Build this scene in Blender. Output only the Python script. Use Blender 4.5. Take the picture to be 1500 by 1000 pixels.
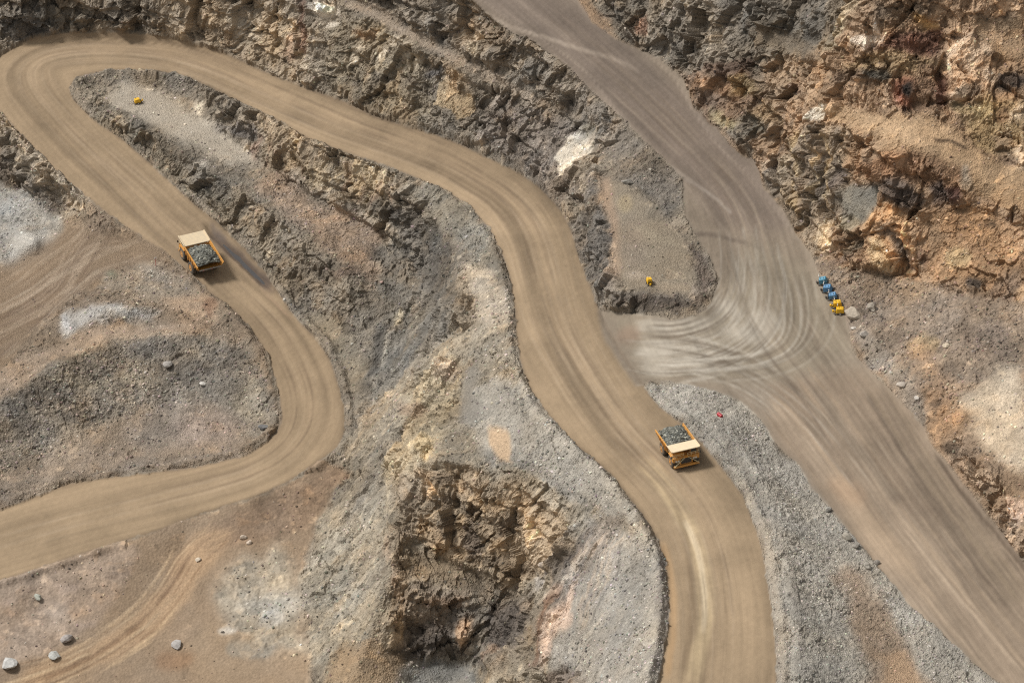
import bpy, math, random, time
import numpy as np
T0 = time.time()
for o in list(bpy.data.objects):
    bpy.data.objects.remove(o)
SC = bpy.context.scene
COL = SC.collection
R = math.radians
f32 = np.float32

# ------------------------------------------------------------------ camera, sky, sun, exposure
CAM_H, PITCH, FPX = 487.0, R(36.0), 5000.0          # metres above the loaded truck, down-tilt, focal length in survey pixels
cam_d = bpy.data.cameras.new('camera'); cam = bpy.data.objects.new('camera', cam_d); COL.objects.link(cam)
cam.location = (0, 0, CAM_H); cam.rotation_euler = (math.pi / 2 - PITCH, 0, 0)
cam_d.sensor_width = 36.0; cam_d.lens = 36.0 * FPX / 1500.0
cam_d.clip_start = 1.0; cam_d.clip_end = 8000.0
SC.camera = cam
SUN_DIR = np.array([-0.57, 0.17, 0.80]); SUN_DIR /= np.linalg.norm(SUN_DIR)
w = bpy.data.worlds.new('World'); SC.world = w; w.use_nodes = True
nt = w.node_tree; bg = nt.nodes['Background']
sky = nt.nodes.new('ShaderNodeTexSky'); sky.sky_type = 'NISHITA'; sky.sun_disc = False
sky.sun_elevation = math.asin(SUN_DIR[2]); sky.sun_rotation = math.atan2(SUN_DIR[0], SUN_DIR[1])
sky.dust_density = 3.0; sky.air_density = 1.0
hs = nt.nodes.new('ShaderNodeHueSaturation'); hs.inputs['Saturation'].default_value = 0.04   # thin high cloud greys the blue
nt.links.new(sky.outputs[0], hs.inputs['Color']); nt.links.new(hs.outputs[0], bg.inputs['Color'])
bg.inputs['Strength'].default_value = 0.05
sun_d = bpy.data.lights.new('sun', 'SUN'); sun = bpy.data.objects.new('sun', sun_d); COL.objects.link(sun)
sun_d.energy = 1.5; sun_d.angle = R(11); sun_d.color = (1.0, 0.958, 0.91)
from mathutils import Vector, Matrix
sun.rotation_euler = Vector(SUN_DIR).to_track_quat('Z', 'Y').to_euler()
SC.view_settings.view_transform = 'Standard'; SC.view_settings.look = 'None'
SC.view_settings.exposure = 1.12; SC.view_settings.gamma = 1.0; SC.view_settings.use_curve_mapping = False
SC.cycles.use_denoising = False; SC.cycles.pixel_filter_type = 'BLACKMAN_HARRIS'; SC.cycles.filter_width = 1.2
SC.cycles.max_bounces = 4; SC.cycles.diffuse_bounces = 3

# ------------------------------------------------------------------ survey: image point + elevation <-> world point
CP, SP = math.cos(PITCH), math.sin(PITCH)
def unproj(u, v, z):
    xr = (np.asarray(u, float) - 750) / FPX; yr = (500 - np.asarray(v, float)) / FPX
    dy = CP + yr * SP; dz = -SP + yr * CP
    t = (z - CAM_H) / dz
    return xr * t, dy * t, z + 0 * t
def proj(X, Y, Z):
    zz = Z - CAM_H
    d = Y * CP - zz * SP; up = Y * SP + zz * CP
    return 750 + FPX * X / d, 500 - FPX * up / d

# ------------------------------------------------------------------ numpy noise
_rs = np.random.RandomState(7)
_PERM = np.concatenate([_rs.permutation(4096)] * 3).astype(np.int32)
_VAL = _rs.rand(4096).astype(f32) * 2 - 1
def _h(i, j, k):
    return _PERM[(_PERM[(_PERM[i & 4095] + j) & 4095] + k) & 4095]
def vnoise(x, y, z):
    xi = np.floor(x).astype(np.int32); yi = np.floor(y).astype(np.int32); zi = np.floor(z).astype(np.int32)
    fx = (x - xi).astype(f32); fy = (y - yi).astype(f32); fz = (z - zi).astype(f32)
    fx = fx * fx * (3 - 2 * fx); fy = fy * fy * (3 - 2 * fy); fz = fz * fz * (3 - 2 * fz)
    r = 0
    for dx in (0, 1):
        wx = fx if dx else 1 - fx
        for dy in (0, 1):
            wy = fy if dy else 1 - fy
            for dz in (0, 1):
                r = r + _VAL[_h(xi + dx, yi + dy, zi + dz)] * (wx * wy * (fz if dz else 1 - fz))
    return r
def fbm(x, y, z, s, octv=4, gain=0.5, seed=0, ridged=False):
    r = 0; a = 1.0; tot = 0
    x = x / s + seed * 17.3; y = y / s + seed * 9.1; z = z / s + seed * 5.7
    for i in range(octv):
        n = vnoise(x, y, z)
        r = r + a * ((1 - 2 * np.abs(n)) if ridged else n); tot += a
        a *= gain; x = x * 2.03 + 11.1; y = y * 2.03 + 3.7; z = z * 2.03 + 7.9
    return r / tot
def worley(x, y, z, s, seed=0):
    """faceted blocks: returns (tilted block offset, edge gap, block random)"""
    x = (x / s + seed * 3.1).astype(f32); y = (y / s + seed * 7.7).astype(f32); z = (z / s + seed * 1.3).astype(f32)
    xi = np.floor(x).astype(np.int32); yi = np.floor(y).astype(np.int32); zi = np.floor(z).astype(np.int32)
    f1 = np.full(x.shape, 9, f32); f2 = np.full(x.shape, 9, f32); hid = np.zeros(x.shape, np.int32)
    ox = np.zeros(x.shape, f32); oy = ox.copy(); oz = ox.copy()
    for dx in (-1, 0, 1):
        for dy in (-1, 0, 1):
            for dz in (-1, 0, 1):
                h = _h(xi + dx, yi + dy, zi + dz)
                px = xi + dx + .5 + .48 * _VAL[h] - x; py = yi + dy + .5 + .48 * _VAL[(h + 977) & 4095] - y
                pz = zi + dz + .5 + .48 * _VAL[(h + 2111) & 4095] - z
                d = px * px + py * py + pz * pz
                c = d < f1
                f2 = np.where(c, f1, np.minimum(f2, d)); f1 = np.where(c, d, f1)
                hid = np.where(c, h, hid); ox = np.where(c, px, ox); oy = np.where(c, py, oy); oz = np.where(c, pz, oz)
    rnd = _VAL[(hid + 333) & 4095]
    tilt = ox * _VAL[(hid + 51) & 4095] + oy * _VAL[(hid + 1203) & 4095] + oz * _VAL[(hid + 3001) & 4095]
    return rnd * .5 + tilt, np.sqrt(f2) - np.sqrt(f1), rnd
def sstep(a, b, x):
    t = np.clip((x - a) / (b - a), 0, 1); return t * t * (3 - 2 * t)

# ------------------------------------------------------------------ survey lines (image points, with elevations where given)
A_L = [(-200,900),(-100,878),(0,850),(100,817),(183,790),(217,782),(300,750),(367,730),(417,707),(467,677),(495,655),(505,630),(505,600),(497,566),(483,526),(460,493),(425,455),(408,428),(388,398),(352,358),(322,328),(287,302),(250,267),(213,233),(173,200),(133,173),(107,147),(100,127),(113,113),(140,107),(167,103),(207,103),(250,107),(283,117),(317,133),(367,157),(417,183),(450,203),(497,221),(567,243),(617,263),(660,283),(693,307),(713,330),(723,345),(737,376),(747,406),(753,443),(755,480),(760,520),(767,546),(783,580),(807,613),(833,643),(860,667),(893,694),(920,727),(943,757),(963,790),(975,824),(980,874),(978,920),(970,967),(963,1000),(948,1060),(915,1200)]
A_R = [(-200,790),(-100,770),(0,747),(100,708),(200,694),(287,684),(360,667),(387,650),(405,633),(413,615),(410,580),(393,520),(363,476),(333,446),(310,430),(283,406),(247,373),(200,343),(140,300),(113,277),(67,237),(33,200),(0,165),(-18,135),(-18,100),(0,80),(20,67),(53,55),(100,48),(150,47),(200,47),(250,55),(300,67),(333,80),(377,100),(433,123),(497,146),(550,170),(600,187),(640,198),(687,217),(727,237),(767,257),(793,277),(813,297),(827,317),(840,346),(847,370),(857,400),(870,436),(880,463),(897,496),(920,533),(943,566),(967,596),(1000,622),(1030,650),(1057,684),(1087,724),(1107,774),(1120,820),(1128,874),(1135,927),(1138,967),(1137,1000),(1132,1060),(1110,1200)]
A_C = [(-200,845),(-100,825),(0,798),(100,766),(200,742),(300,717),(380,693),(430,660),(455,620),(455,575),(440,535),(410,480),(370,440),(330,407),(290,365),(240,322),(190,272),(130,218),(85,170),(50,130),(45,95),(90,78),(170,74),(240,80),(300,96),(370,127),(430,152),(500,183),(570,207),(640,232),(700,263),(750,295),(780,340),(795,390),(805,430),(820,480),(840,520),(870,570),(905,620),(945,665),(985,705),(1015,745),(1035,790),(1047,840),(1054,890),(1055,940),(1050,1000),(1040,1080),(1020,1180)]
B_C = [(690,-70,19),(770,0,16),(850,70,12.5),(930,140,9),(1000,210,5.5),(1080,290,1.5),(1110,400,-1.5),(1130,480,-2.5),(1200,560,-2.5),(1280,680,-2.2),(1350,780,-1.8),(1430,900,-1.2),(1520,1030,-.5),(1620,1180,0)]
B_POLY = [(590,-70),(640,-35),(690,0),(713,20),(753,50),(783,63),(833,97),(863,130),(893,157),(920,180),(943,207),(973,233),(1000,262),(1003,318),(1020,345),(1038,372),(1052,410),(1043,443),(1020,463),(985,467),(940,460),(876,455),(884,496),(908,535),(932,566),(970,556),(1050,573),(1083,587),(1117,617),(1133,647),(1170,680),(1187,714),(1213,740),(1247,784),(1283,824),(1310,860),(1333,887),(1367,914),(1400,947),(1443,984),(1467,1000),(1530,1060),(1660,1200),
          (1800,1200),(1600,950),(1500,823),(1467,777),(1433,737),(1400,694),(1367,655),(1353,627),(1333,600),(1307,573),(1277,547),(1247,513),(1240,463),(1200,400),(1187,370),(1167,343),(1143,300),(1117,273),(1110,240),(1067,213),(1050,187),(1017,160),(1000,113),(967,87),(930,70),(900,57),(867,33),(847,0),(800,-70)]
A_POLY = A_L + A_R[::-1]

def seglen_resample(P, step):
    P = np.array(P, float); out = []
    for a, b in zip(P[:-1], P[1:]):
        n = max(1, int(np.hypot(*(b - a)[:2]) / step))
        out.append(a + (b - a) * (np.arange(n) / n)[:, None])
    out.append(P[-1:]); return np.concatenate(out)
def smooth_line(P, it=2):
    P = np.array(P, float)
    for _ in range(it):
        Q = np.empty((2 * len(P) - 2, P.shape[1])); Q[0::2] = .75 * P[:-1] + .25 * P[1:]; Q[1::2] = .25 * P[:-1] + .75 * P[1:]
        P = np.concatenate([P[:1], Q, P[-1:]])
    return P
# haul road: constant ramp grade, zero at the loaded truck on the upper leg
AC = seglen_resample(smooth_line(A_C), 4)
zA = np.zeros(len(AC)); k0 = int(np.argmin(np.hypot(AC[:, 0] - 985, AC[:, 1] - 705)))
GRADE = 0.095
for rng, sg in ((range(k0 + 1, len(AC)), 1), (range(k0 - 1, -1, -1), -1)):
    for i in rng:
        p = i - sg
        a = unproj(AC[p, 0], AC[p, 1], zA[p]); b = unproj(AC[i, 0], AC[i, 1], zA[p])
        g = GRADE if i > 120 else 0.05
        zA[i] = zA[p] + sg * g * math.hypot(b[0] - a[0], b[1] - a[1])
def z_near(line, z, u, v):
    u = np.atleast_1d(u); v = np.atleast_1d(v)
    o = np.empty(len(u))
    for s in range(0, len(u), 4000):
        d = (u[s:s + 4000, None] - line[None, :, 0]) ** 2 + (v[s:s + 4000, None] - line[None, :, 1]) ** 2
        wgt = 1 / (d + 60) ** 2
        o[s:s + 4000] = (wgt * z[None]).sum(1) / wgt.sum(1)
    return o
BC = seglen_resample(B_C, 5)
print('zA', [(int(AC[i, 0]), int(AC[i, 1]), round(zA[i], 1)) for i in range(0, len(AC), 20)])

def in_poly(P, u, v):
    P = np.array(P, float); inside = np.zeros(u.shape, bool)
    bb = (u >= P[:, 0].min()) & (u <= P[:, 0].max()) & (v >= P[:, 1].min()) & (v <= P[:, 1].max())
    uu, vv = u[bb], v[bb]; c = np.zeros(uu.shape, bool)
    for (x0, y0), (x1, y1) in zip(P, np.roll(P, -1, 0)):
        if y0 == y1: continue
        c ^= ((y0 > vv) != (y1 > vv)) & (uu < (x1 - x0) * (vv - y0) / (y1 - y0) + x0)
    inside[bb] = c; return inside

# breaklines: crests and toes of the faces, benches, mounds.  (u, v, z); z = 'A' -> haul road level there
LINES = [
    # wall above the upper leg: bench and top rim
    [(300,-75,6),(400,-35,4),(500,6,3),(550,31,2.5),(587,55,2),(617,71,1.5),(650,86,1),(687,102,.5),(717,122,0),(760,136,-.5),(800,152,-1),(822,163,-1.5),(850,180,-2)],
    [(300,-86,7),(400,-46,5),(512,-4,3.6),(567,20,3),(612,50,2.6),(660,76,2),(707,97,1.2),(767,130,.2),(817,157,-1)],
    [(560,-70,21),(640,-30,18.5),(690,3,16.2),(720,25,14.5)],
    [(0,-40,-6),(100,-60,-2),(200,-70,2),(300,-75,6)], [(-300,-60,-12),(0,-40,-6)],
    [(-400,-230,8),(0,-230,14),(500,-230,28),(800,-230,38)],
    [(0,40,-24),(60,28,-22.5),(140,26,-22)],
    # flank right of the white patch, mound with the machine
    [(868,262,-.5),(880,290,0),(890,330,.4),(897,370,.6),(900,410,.6),(912,428,.4),(960,432,.2),(1008,440,-.2),(1022,425,-.2),(1018,395,0),(1008,365,.2),(1000,345,.4)],
    [(905,285,1.4),(950,310,1.3),(985,325,1.0)],[(930,370,.6),(960,400,.5)],
    [(870,250,.6),(900,262,2.2),(940,285,2.2),(985,312,1.6)],
    # right wall: lower face crest / bench / upper faces
    [(1160,150,23.5),(1190,166,27),(1215,176,30),(1260,192,33),(1300,208,34),(1340,222,34),(1400,246,32),(1450,268,30),(1500,290,29),(1620,340,25)],
    [(1185,148,28.5),(1230,158,32.5),(1290,168,35),(1350,172,36.5),(1390,182,36),(1440,215,34),(1500,240,32.5),(1620,290,29)],
    [(1235,92,44),(1290,86,45),(1330,92,44.5),(1375,78,46.5),(1400,62,49),(1440,60,49.5),(1500,76,48),(1620,110,46)],
    [(1240,40,51),(1300,30,53),(1350,36,52.5),(1385,40,52),(1430,36,51.5),(1500,52,50)],
    [(1240,-60,63),(1360,-40,65),(1500,-20,61),(1620,0,58)],
    [(1205,80,37),(1180,100,32),(1150,120,26)],
    [(1060,130,17),(1100,110,24),(1140,75,29),(1200,78,36)],
    [(960,0,21),(1040,0,30),(1100,0,38),(1160,0,44)],[(1000,60,16.5),(1050,60,23),(1100,70,29)],
    [(900,-120,30),(1050,-120,45),(1200,-120,60)],
    [(1050,160,10),(1090,180,14)],
    # toe of the rock face above the rubble apron
    [(1172,338,0),(1205,372,1),(1245,392,3.2),(1300,398,5),(1345,402,6.5),(1400,425,9),(1450,440,12),(1500,450,14),(1620,480,17)],
    [(1290,330,17),(1345,310,20),(1420,310,23),(1500,330,23.5)],
    [(1265,470,-.6),(1300,480,1.5),(1360,500,5),(1420,520,8.5),(1500,540,11)],
    [(1320,560,.8),(1360,570,4),(1420,560,7.5),(1500,545,10.5),(1620,560,14)],
    [(1385,640,.6),(1400,610,4),(1440,590,6.5),(1500,600,8)],
    [(1405,670,1.2),(1440,690,4),(1500,700,6.5),(1620,720,10)],[(1455,740,2.2),(1500,790,2.6),(1620,920,3)],
    # gravel bank between the two roads
    [(985,578,-.6),(1030,612,.9),(1078,648,2.4),(1112,695,3.6),(1140,760,4.8),(1160,840,6.2),(1168,900,7.2),(1175,1000,8.8),(1180,1150,11)],
    [(1040,590,-1.2),(1090,622,-1),(1140,690,-.6),(1200,790,-.6),(1260,870,-.4),(1300,930,0),(1340,980,.4),(1400,1100,1)],
    [(838,660,-.2),(872,690,.9),(905,726,1.9),(928,757,2.8),(947,792,3.7),(958,835,4.6),(961,880,5.6),(958,925,6.5),(949,970,7.4),(940,1010,8.2)],
    [(812,672,-3.5),(850,705,-3.2),(885,740,-2.4),(908,775,-1),(922,810,-.2),(930,850,0),(930,900,.4),(922,960,1),(910,1010,1.5)],
    # piles of pale spoil
    [(35,352,-39.2),(55,358,-38.8),(60,365,-39.2)],[(118,458,-38.6),(150,455,-37.4),(185,453,-37.4),(208,450,-38.2)],
    # hairpin island: upper toe, bench, lower crest
    [(165,128,-27.2),(200,128,-27.3),(235,130,-27.2),(262,152,-28),(300,183,-28.6),(330,206,-29),(365,228,-29.4),(400,249,-29.6),(440,276,-30),(480,304,-30.4),(515,322,-30.8),(545,320,-30.5)],
    [(145,140,-27.8),(165,158,-28.2),(195,174,-28.4),(230,197,-28.6),(265,219,-28.8),(305,246,-29.2),(345,275,-29.6),(390,308,-30.2),(430,336,-30.8),(470,364,-31.4),(500,396,-32),(520,432,-33)],
    [(180,197,'A'),(220,231,'A'),(258,263,'A'),(296,298,'A'),(332,326,'A'),(364,355,'A'),(400,395,'A'),(420,427,'A'),(436,452,'A'),(470,487,'A')],
    [(280,120,-25.8),(300,132,-24.6),(340,155,-23),(380,176,-21.8)],
    # hollow below the upper road
    [(556,287,-20.5),(590,296,-19.5),(622,304,-18),(645,320,-16),(660,350,-14.8),(669,385,-14),(672,420,-13.8)],
    [(550,328,-29.5),(585,343,-30),(606,357,-31),(617,376,-32),(624,400,-32.5),(630,428,-31.5)],
    [(545,350,-31.5),(580,385,-32.5),(603,430,-34),(593,480,-37),(570,530,-40.5),(546,580,-43.5)],
    [(648,450,-18.5),(648,490,-18.5),(622,540,-22),(590,600,-29)],
    # spur
    [(700,395,-10.5),(702,430,-9.8),(700,470,-10),(690,505,-10.5)],
    [(690,500,-10.5),(660,520,-12),(640,570,-14.5),(620,620,-17),(603,670,-20),(590,720,-23.5),(583,780,-27),(570,830,-31.5),(555,880,-37),(535,940,-42),(520,1000,-47),(510,1100,-50)],
    [(505,690,'toe'),(470,760,-50.5),(445,810,-52),(440,850,-52.5),(445,900,-53),(450,960,-53.5),(455,1040,-54)],
    [(510,650,-46.5),(518,600,-46),(512,560,-45),(495,520,-43.5)],
    [(560,660,-34),(530,730,-42),(500,800,-47.5),(490,860,-50)],
    # shelf left of the upper road and rim of the bowl
    [(715,430,-8.2),(730,500,-6.5),(735,560,-5.5),(760,610,-5),(800,650,-3.5)],
    [(670,560,-13),(690,600,-11.5),(710,660,-10),(750,690,-8.5),(800,715,-6.5),(850,740,-5)],
    [(610,680,-19.5),(640,672,-14),(680,685,-11.5),(740,702,-10),(790,722,-9),(820,748,-9),(838,775,-9.5),(838,800,-11)],
    # foot of the bowl face, ledge, second drop
    [(600,790,-31.5),(630,812,-33),(670,825,-34),(710,832,-34.5),(750,840,-34.5),(768,852,-33.5)],
    [(598,835,-33.5),(640,850,-35),(690,862,-36),(735,868,-37),(750,872,-37)],
    [(575,905,-38),(590,950,-46),(620,972,-50),(660,975,-51),(690,965,-50)],
    [(600,1000,-51.5),(660,1000,-52.5),(700,1000,-51)],[(560,1100,-52),(700,1100,-54)],
    [(700,905,-41.5),(740,895,-40),(770,885,-36)],[(690,940,-46),(740,940,-44),(770,930,-38)],
    # striped slope of broken rock down from the haul road
    [(840,800,-12),(820,840,-18),(800,880,-24),(785,920,-29),(765,960,-36),(735,990,-44)],
    [(880,775,-4.5),(880,820,-6.5),(875,870,-8.5),(862,930,-11.5),(850,990,-14),(840,1100,-18)],
    [(760,985,-38),(800,978,-31),(850,985,-16)],[(780,1010,-42),(830,1030,-30)],
    # west side: bank left of the lower leg
    [(-120,60,-32),(-60,110,-34),(-15,172,-33)],
    [(0,186,-32.2),(30,218,-33),(62,255,-34.2),(95,282,-35.5),(115,295,-36.4)],
    [(0,205,-36),(25,232,-37),(50,262,-38),(85,295,-39)],
    [(-300,250,-46),(0,250,-42.5),(30,290,-42),(70,330,-41),(60,370,-42),(20,390,-43.5)],
    [(110,330,-38.4),(150,350,-38.8),(200,375,-39.2)],[(0,430,-43.5),(60,410,-41.5),(110,380,-40)],
    # mound inside the lower bend
    [(200,395,-39),(240,398,-38.8),(275,415,-39.6),(305,440,-40.5)],
    [(130,425,-38.5),(160,435,-38.3),(205,440,-38.8),(240,435,-39.2)],
    [(-200,660,-45),(0,585,-42.5),(60,550,-41.5),(110,520,-40.6),(160,500,-40.2),(220,492,-40),(280,487,-40.5),(330,492,-41.5),(365,510,-43)],
    [(-200,640,-44),(0,555,-42),(100,490,-40.8),(200,470,-40.4),(290,460,-40.8)],
    [(-200,760,-50),(0,655,-49.5),(80,640,-49),(150,620,-48.8),(230,600,-47.8),(300,585,-47),(370,575,-46.6)],
    [(0,700,-52),(100,680,-51),(220,655,-49.8),(330,640,-48.8),(385,625,-47.6)],
    # lower left floor
    [(0,870,'A'),(100,840,'A'),(183,812,'A')],
    [(60,880,-55.5),(0,940,-56),(100,960,-57),(200,900,-56),(230,850,-54.5),(270,800,-53.4)],
    [(-200,1000,-59),(0,1010,-59),(150,1000,-58.5),(300,1000,-57),(400,1000,-55)],
    [(310,850,-54),(300,900,-55.2),(330,860,-53.2),(400,830,-52.6),(420,880,-53)],
    [(0,1240,-62),(400,1240,-60),(700,1240,-56),(900,1240,-22)],
]
# ------------------------------------------------------------------ relax the elevations between the lines
CS, U0, V0, NU, NV = 5.0, -450.0, -250.0, 480, 300
cu, cv = np.meshgrid(U0 + CS * np.arange(NU), V0 + CS * np.arange(NV))
acc = np.zeros((NV, NU)); cnt = np.zeros((NV, NU))
mA = in_poly(A_POLY, cu, cv); mB = in_poly(B_POLY, cu, cv) & ~mA
def put(u, v, z):
    i = np.round((np.asarray(v) - V0) / CS).astype(int); j = np.round((np.asarray(u) - U0) / CS).astype(int)
    ok = (i >= 0) & (i < NV) & (j >= 0) & (j < NU)
    np.add.at(acc, (i[ok], j[ok]), np.asarray(z)[ok]); np.add.at(cnt, (i[ok], j[ok]), 1)
for L in LINES:
    pts = []
    for (u, v, z) in L:
        if isinstance(z, str): z = float(z_near(AC, zA, u, v)[0]) - (1.0 if z == 'toe' else .6)
        pts.append((u, v, z))
    P = seglen_resample(pts, 2.5)
    i = np.round((P[:, 1] - V0) / CS).astype(int).clip(0, NV - 1); j = np.round((P[:, 0] - U0) / CS).astype(int).clip(0, NU - 1)
    ok = ~(mA[i, j] | mB[i, j]); P = P[ok]
    put(P[:, 0], P[:, 1], P[:, 2])
known = cnt > 0; val = np.where(known, acc / np.maximum(cnt, 1), 0)
val[mA] = z_near(AC, zA, cu[mA], cv[mA]); known |= mA
zb = z_near(BC, BC[:, 2], cu[mB], cv[mB])
za_ = z_near(AC, zA, cu[mB], cv[mB])                     # the yard runs smoothly into the haul road
dA = np.array([np.min(np.hypot(AC[:, 0] - a, AC[:, 1] - b)) for a, b in zip(cu[mB], cv[mB])])
kk = (1 - sstep(55, 190, dA)) * (cv[mB] > 440) * (cv[mB] < 640) * (cu[mB] < 1080)
val[mB] = zb * (1 - kk) + za_ * kk; known |= mB
levels = [(val * known, known.astype(float))]
while min(levels[-1][0].shape) > 12:
    s, k = levels[-1]
    h, wd = (s.shape[0] // 2) * 2, (s.shape[1] // 2) * 2
    s2 = s[:h, :wd].reshape(h // 2, 2, wd // 2, 2).sum((1, 3)); k2 = k[:h, :wd].reshape(h // 2, 2, wd // 2, 2).sum((1, 3))
    levels.append((s2, k2))
Z = None
for s, k in levels[::-1]:
    kn = k > 0; vv = np.where(kn, s / np.maximum(k, 1e-9), 0)
    if Z is None: Z = np.full(s.shape, vv[kn].mean())
    else:
        Z = np.repeat(np.repeat(Z, 2, 0), 2, 1)
        Z = np.pad(Z, ((0, s.shape[0] - Z.shape[0]), (0, s.shape[1] - Z.shape[1])), mode='edge')
    for _ in range(220):
        Z[kn] = vv[kn]
        Q = np.pad(Z, 1, mode='edge'); Z = .25 * (Q[:-2, 1:-1] + Q[2:, 1:-1] + Q[1:-1, :-2] + Q[1:-1, 2:])
    Z[kn] = vv[kn]
for _ in range(1):                                         # soften the folds a little
    Q = np.pad(Z, 1, mode='edge'); Z = .5 * Z + .125 * (Q[:-2, 1:-1] + Q[2:, 1:-1] + Q[1:-1, :-2] + Q[1:-1, 2:])
ZMAP = Z.astype(f32)
def bil(M, x, y):
    x = np.clip(x, 0, M.shape[1] - 1.001); y = np.clip(y, 0, M.shape[0] - 1.001)
    i = y.astype(np.int32); j = x.astype(np.int32); fx = (x - j).astype(f32); fy = (y - i).astype(f32)
    if M.ndim == 3: fx = fx[..., None]; fy = fy[..., None]
    return (M[i, j] * (1 - fx) + M[i, j + 1] * fx) * (1 - fy) + (M[i + 1, j] * (1 - fx) + M[i + 1, j + 1] * fx) * fy
def zmap(u, v): return bil(ZMAP, (u - U0) / CS, (v - V0) / CS)

# plan grid of ground elevations, 1 m
GX0, GX1, GY0, GY1 = -190.0, 190.0, 515.0, 910.0
gx, gy = np.meshgrid(np.arange(GX0, GX1 + .5), np.arange(GY0, GY1 + .5)); gx = gx.astype(f32); gy = gy.astype(f32)
GZ = np.full(gx.shape, -70, f32); found = np.zeros(gx.shape, bool); prev = None
for z in np.arange(85, -72, -1.0):
    u, v = proj(gx, gy, z); d = zmap(u, v) - z
    if prev is not None:
        hit = ~found & (d >= 0)
        GZ[hit] = (z + 1 - prev[hit] / (prev[hit] - d[hit]))[...] if False else (z + (1.0 * d[hit] / np.maximum(d[hit] - prev[hit], 1e-4)))
        found |= hit
    prev = d
for _ in range(1):
    Q = np.pad(GZ, 1, mode='edge'); GZ = .6 * GZ + .1 * (Q[:-2, 1:-1] + Q[2:, 1:-1] + Q[1:-1, :-2] + Q[1:-1, 2:])
for _ in range(18):                                        # no face steeper than the rock stands
    gy_, gx_ = np.gradient(GZ); k_ = sstep(1.5, 2.5, np.hypot(gx_, gy_)); Q = np.pad(k_, 1, mode='edge'); k_ = np.maximum.reduce([k_, Q[:-2, 1:-1], Q[2:, 1:-1], Q[1:-1, :-2], Q[1:-1, 2:]])
    Q = np.pad(GZ, 1, mode='edge'); GZ = (GZ + .8 * k_ * (.25 * (Q[:-2, 1:-1] + Q[2:, 1:-1] + Q[1:-1, :-2] + Q[1:-1, 2:]) - GZ)).astype(f32)
def gz(x, y):
    return bil(GZ, np.clip(x, GX0, GX1) - GX0, np.clip(y, GY0, GY1) - GY0)
print('ground', round(time.time() - T0, 1), GZ.min(), GZ.max())

# ------------------------------------------------------------------ road-relative coordinates on the plan grid
def line_world(P, zz=None):
    P = np.array(P, float)[:, :2]; z = zmap(P[:, 0].astype(f32), P[:, 1].astype(f32)) if zz is None else zz
    X, Y, _ = unproj(P[:, 0], P[:, 1], z); return np.stack([X, Y], 1)
def resample_w(W, step):
    d = np.r_[0, np.cumsum(np.hypot(*np.diff(W, axis=0).T))]; s = np.arange(0, d[-1], step)
    return np.stack([np.interp(s, d, W[:, 0]), np.interp(s, d, W[:, 1])], 1)
def nearest(W, x, y):
    n = x.size; xf = x.ravel(); yf = y.ravel(); D = np.empty(n, f32); I = np.empty(n, np.int32)
    for s in range(0, n, 8000):
        d = (xf[s:s + 8000, None] - W[None, :, 0].astype(f32)) ** 2 + (yf[s:s + 8000, None] - W[None, :, 1].astype(f32)) ** 2
        i = d.argmin(1); I[s:s + 8000] = i; D[s:s + 8000] = np.sqrt(d[np.arange(len(i)), i])
    return D.reshape(x.shape), I.reshape(x.shape)
def signed(W, x, y, D, I):
    T = np.gradient(W, axis=0); T /= np.linalg.norm(T, axis=1)[:, None] + 1e-9
    dx = x - W[I, 0]; dy = y - W[I, 1]
    return (T[I, 0] * dy - T[I, 1] * dx).astype(f32)
WA = resample_w(line_world(AC, zA), 1.5); WB = resample_w(line_world(smooth_line(B_C)), 1.5)
WAL = resample_w(line_world(smooth_line(A_L, 1)), 1.2); WAR = resample_w(line_world(smooth_line(A_R, 1)), 1.2)
D_, I_ = nearest(WA, gx, gy); G_TA = signed(WA, gx, gy, D_, I_); G_SA = (I_ * 1.5).astype(f32)
D_, I_ = nearest(WB, gx, gy); G_TB = signed(WB, gx, gy, D_, I_); G_SB = (I_ * 1.5).astype(f32)
G_DL, _ = nearest(WAL, gx, gy); G_DR, _ = nearest(WAR, gx, gy)
def gsam(G, x, y): return bil(G, np.clip(x, GX0, GX1) - GX0, np.clip(y, GY0, GY1) - GY0)
print('roads', round(time.time() - T0, 1))

# ------------------------------------------------------------------ rock colours, ground cover and some painted shade, surveyed as patches
PS, PU0, PV0, PNU, PNV = 2.0, -160.0, -110.0, 910, 610
pu, pv = np.meshgrid(PU0 + PS * np.arange(PNU, dtype=f32), PV0 + PS * np.arange(PNV, dtype=f32))
def lin(c):
    c = np.array(c, float) / 255; return np.where(c < .04045, c / 12.92, ((c + .055) / 1.055) ** 2.4)
KALB = 0.80
def alb(c):
    c = lin(c) * KALB; return (c + .20 * (c @ [.25, .6, .15] - c)).astype(f32)
PAINT = np.zeros((PNV, PNU, 3), f32) + alb((148, 134, 114))
M_ROCK = np.zeros((PNV, PNU), f32) - 1        # -1: decided by the slope
M_RUB = np.zeros((PNV, PNU), f32)             # loose stone cover
M_DARKV = np.ones((PNV, PNU), f32)            # how varied the rock colour is
def blur(m, r):
    r = int(round(r / PS))
    if r < 1: return m
    for ax in (0, 1):
        for _ in range(2):
            c = np.cumsum(np.pad(m, [(r + 1, r) if a == ax else (0, 0) for a in (0, 1)], mode='edge'), axis=ax)
            n = m.shape[ax]
            m = (np.take(c, range(2 * r + 1, 2 * r + 1 + n), ax) - np.take(c, range(0, n), ax)) / (2 * r + 1)
    return m
_wu = fbm(pu, pv, pu * 0, 26, 3, seed=3); _wv = fbm(pu, pv, pu * 0, 26, 3, seed=4)
_wb = fbm(pu, pv, pu * 0, 34, 4, .65, seed=66)
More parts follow.
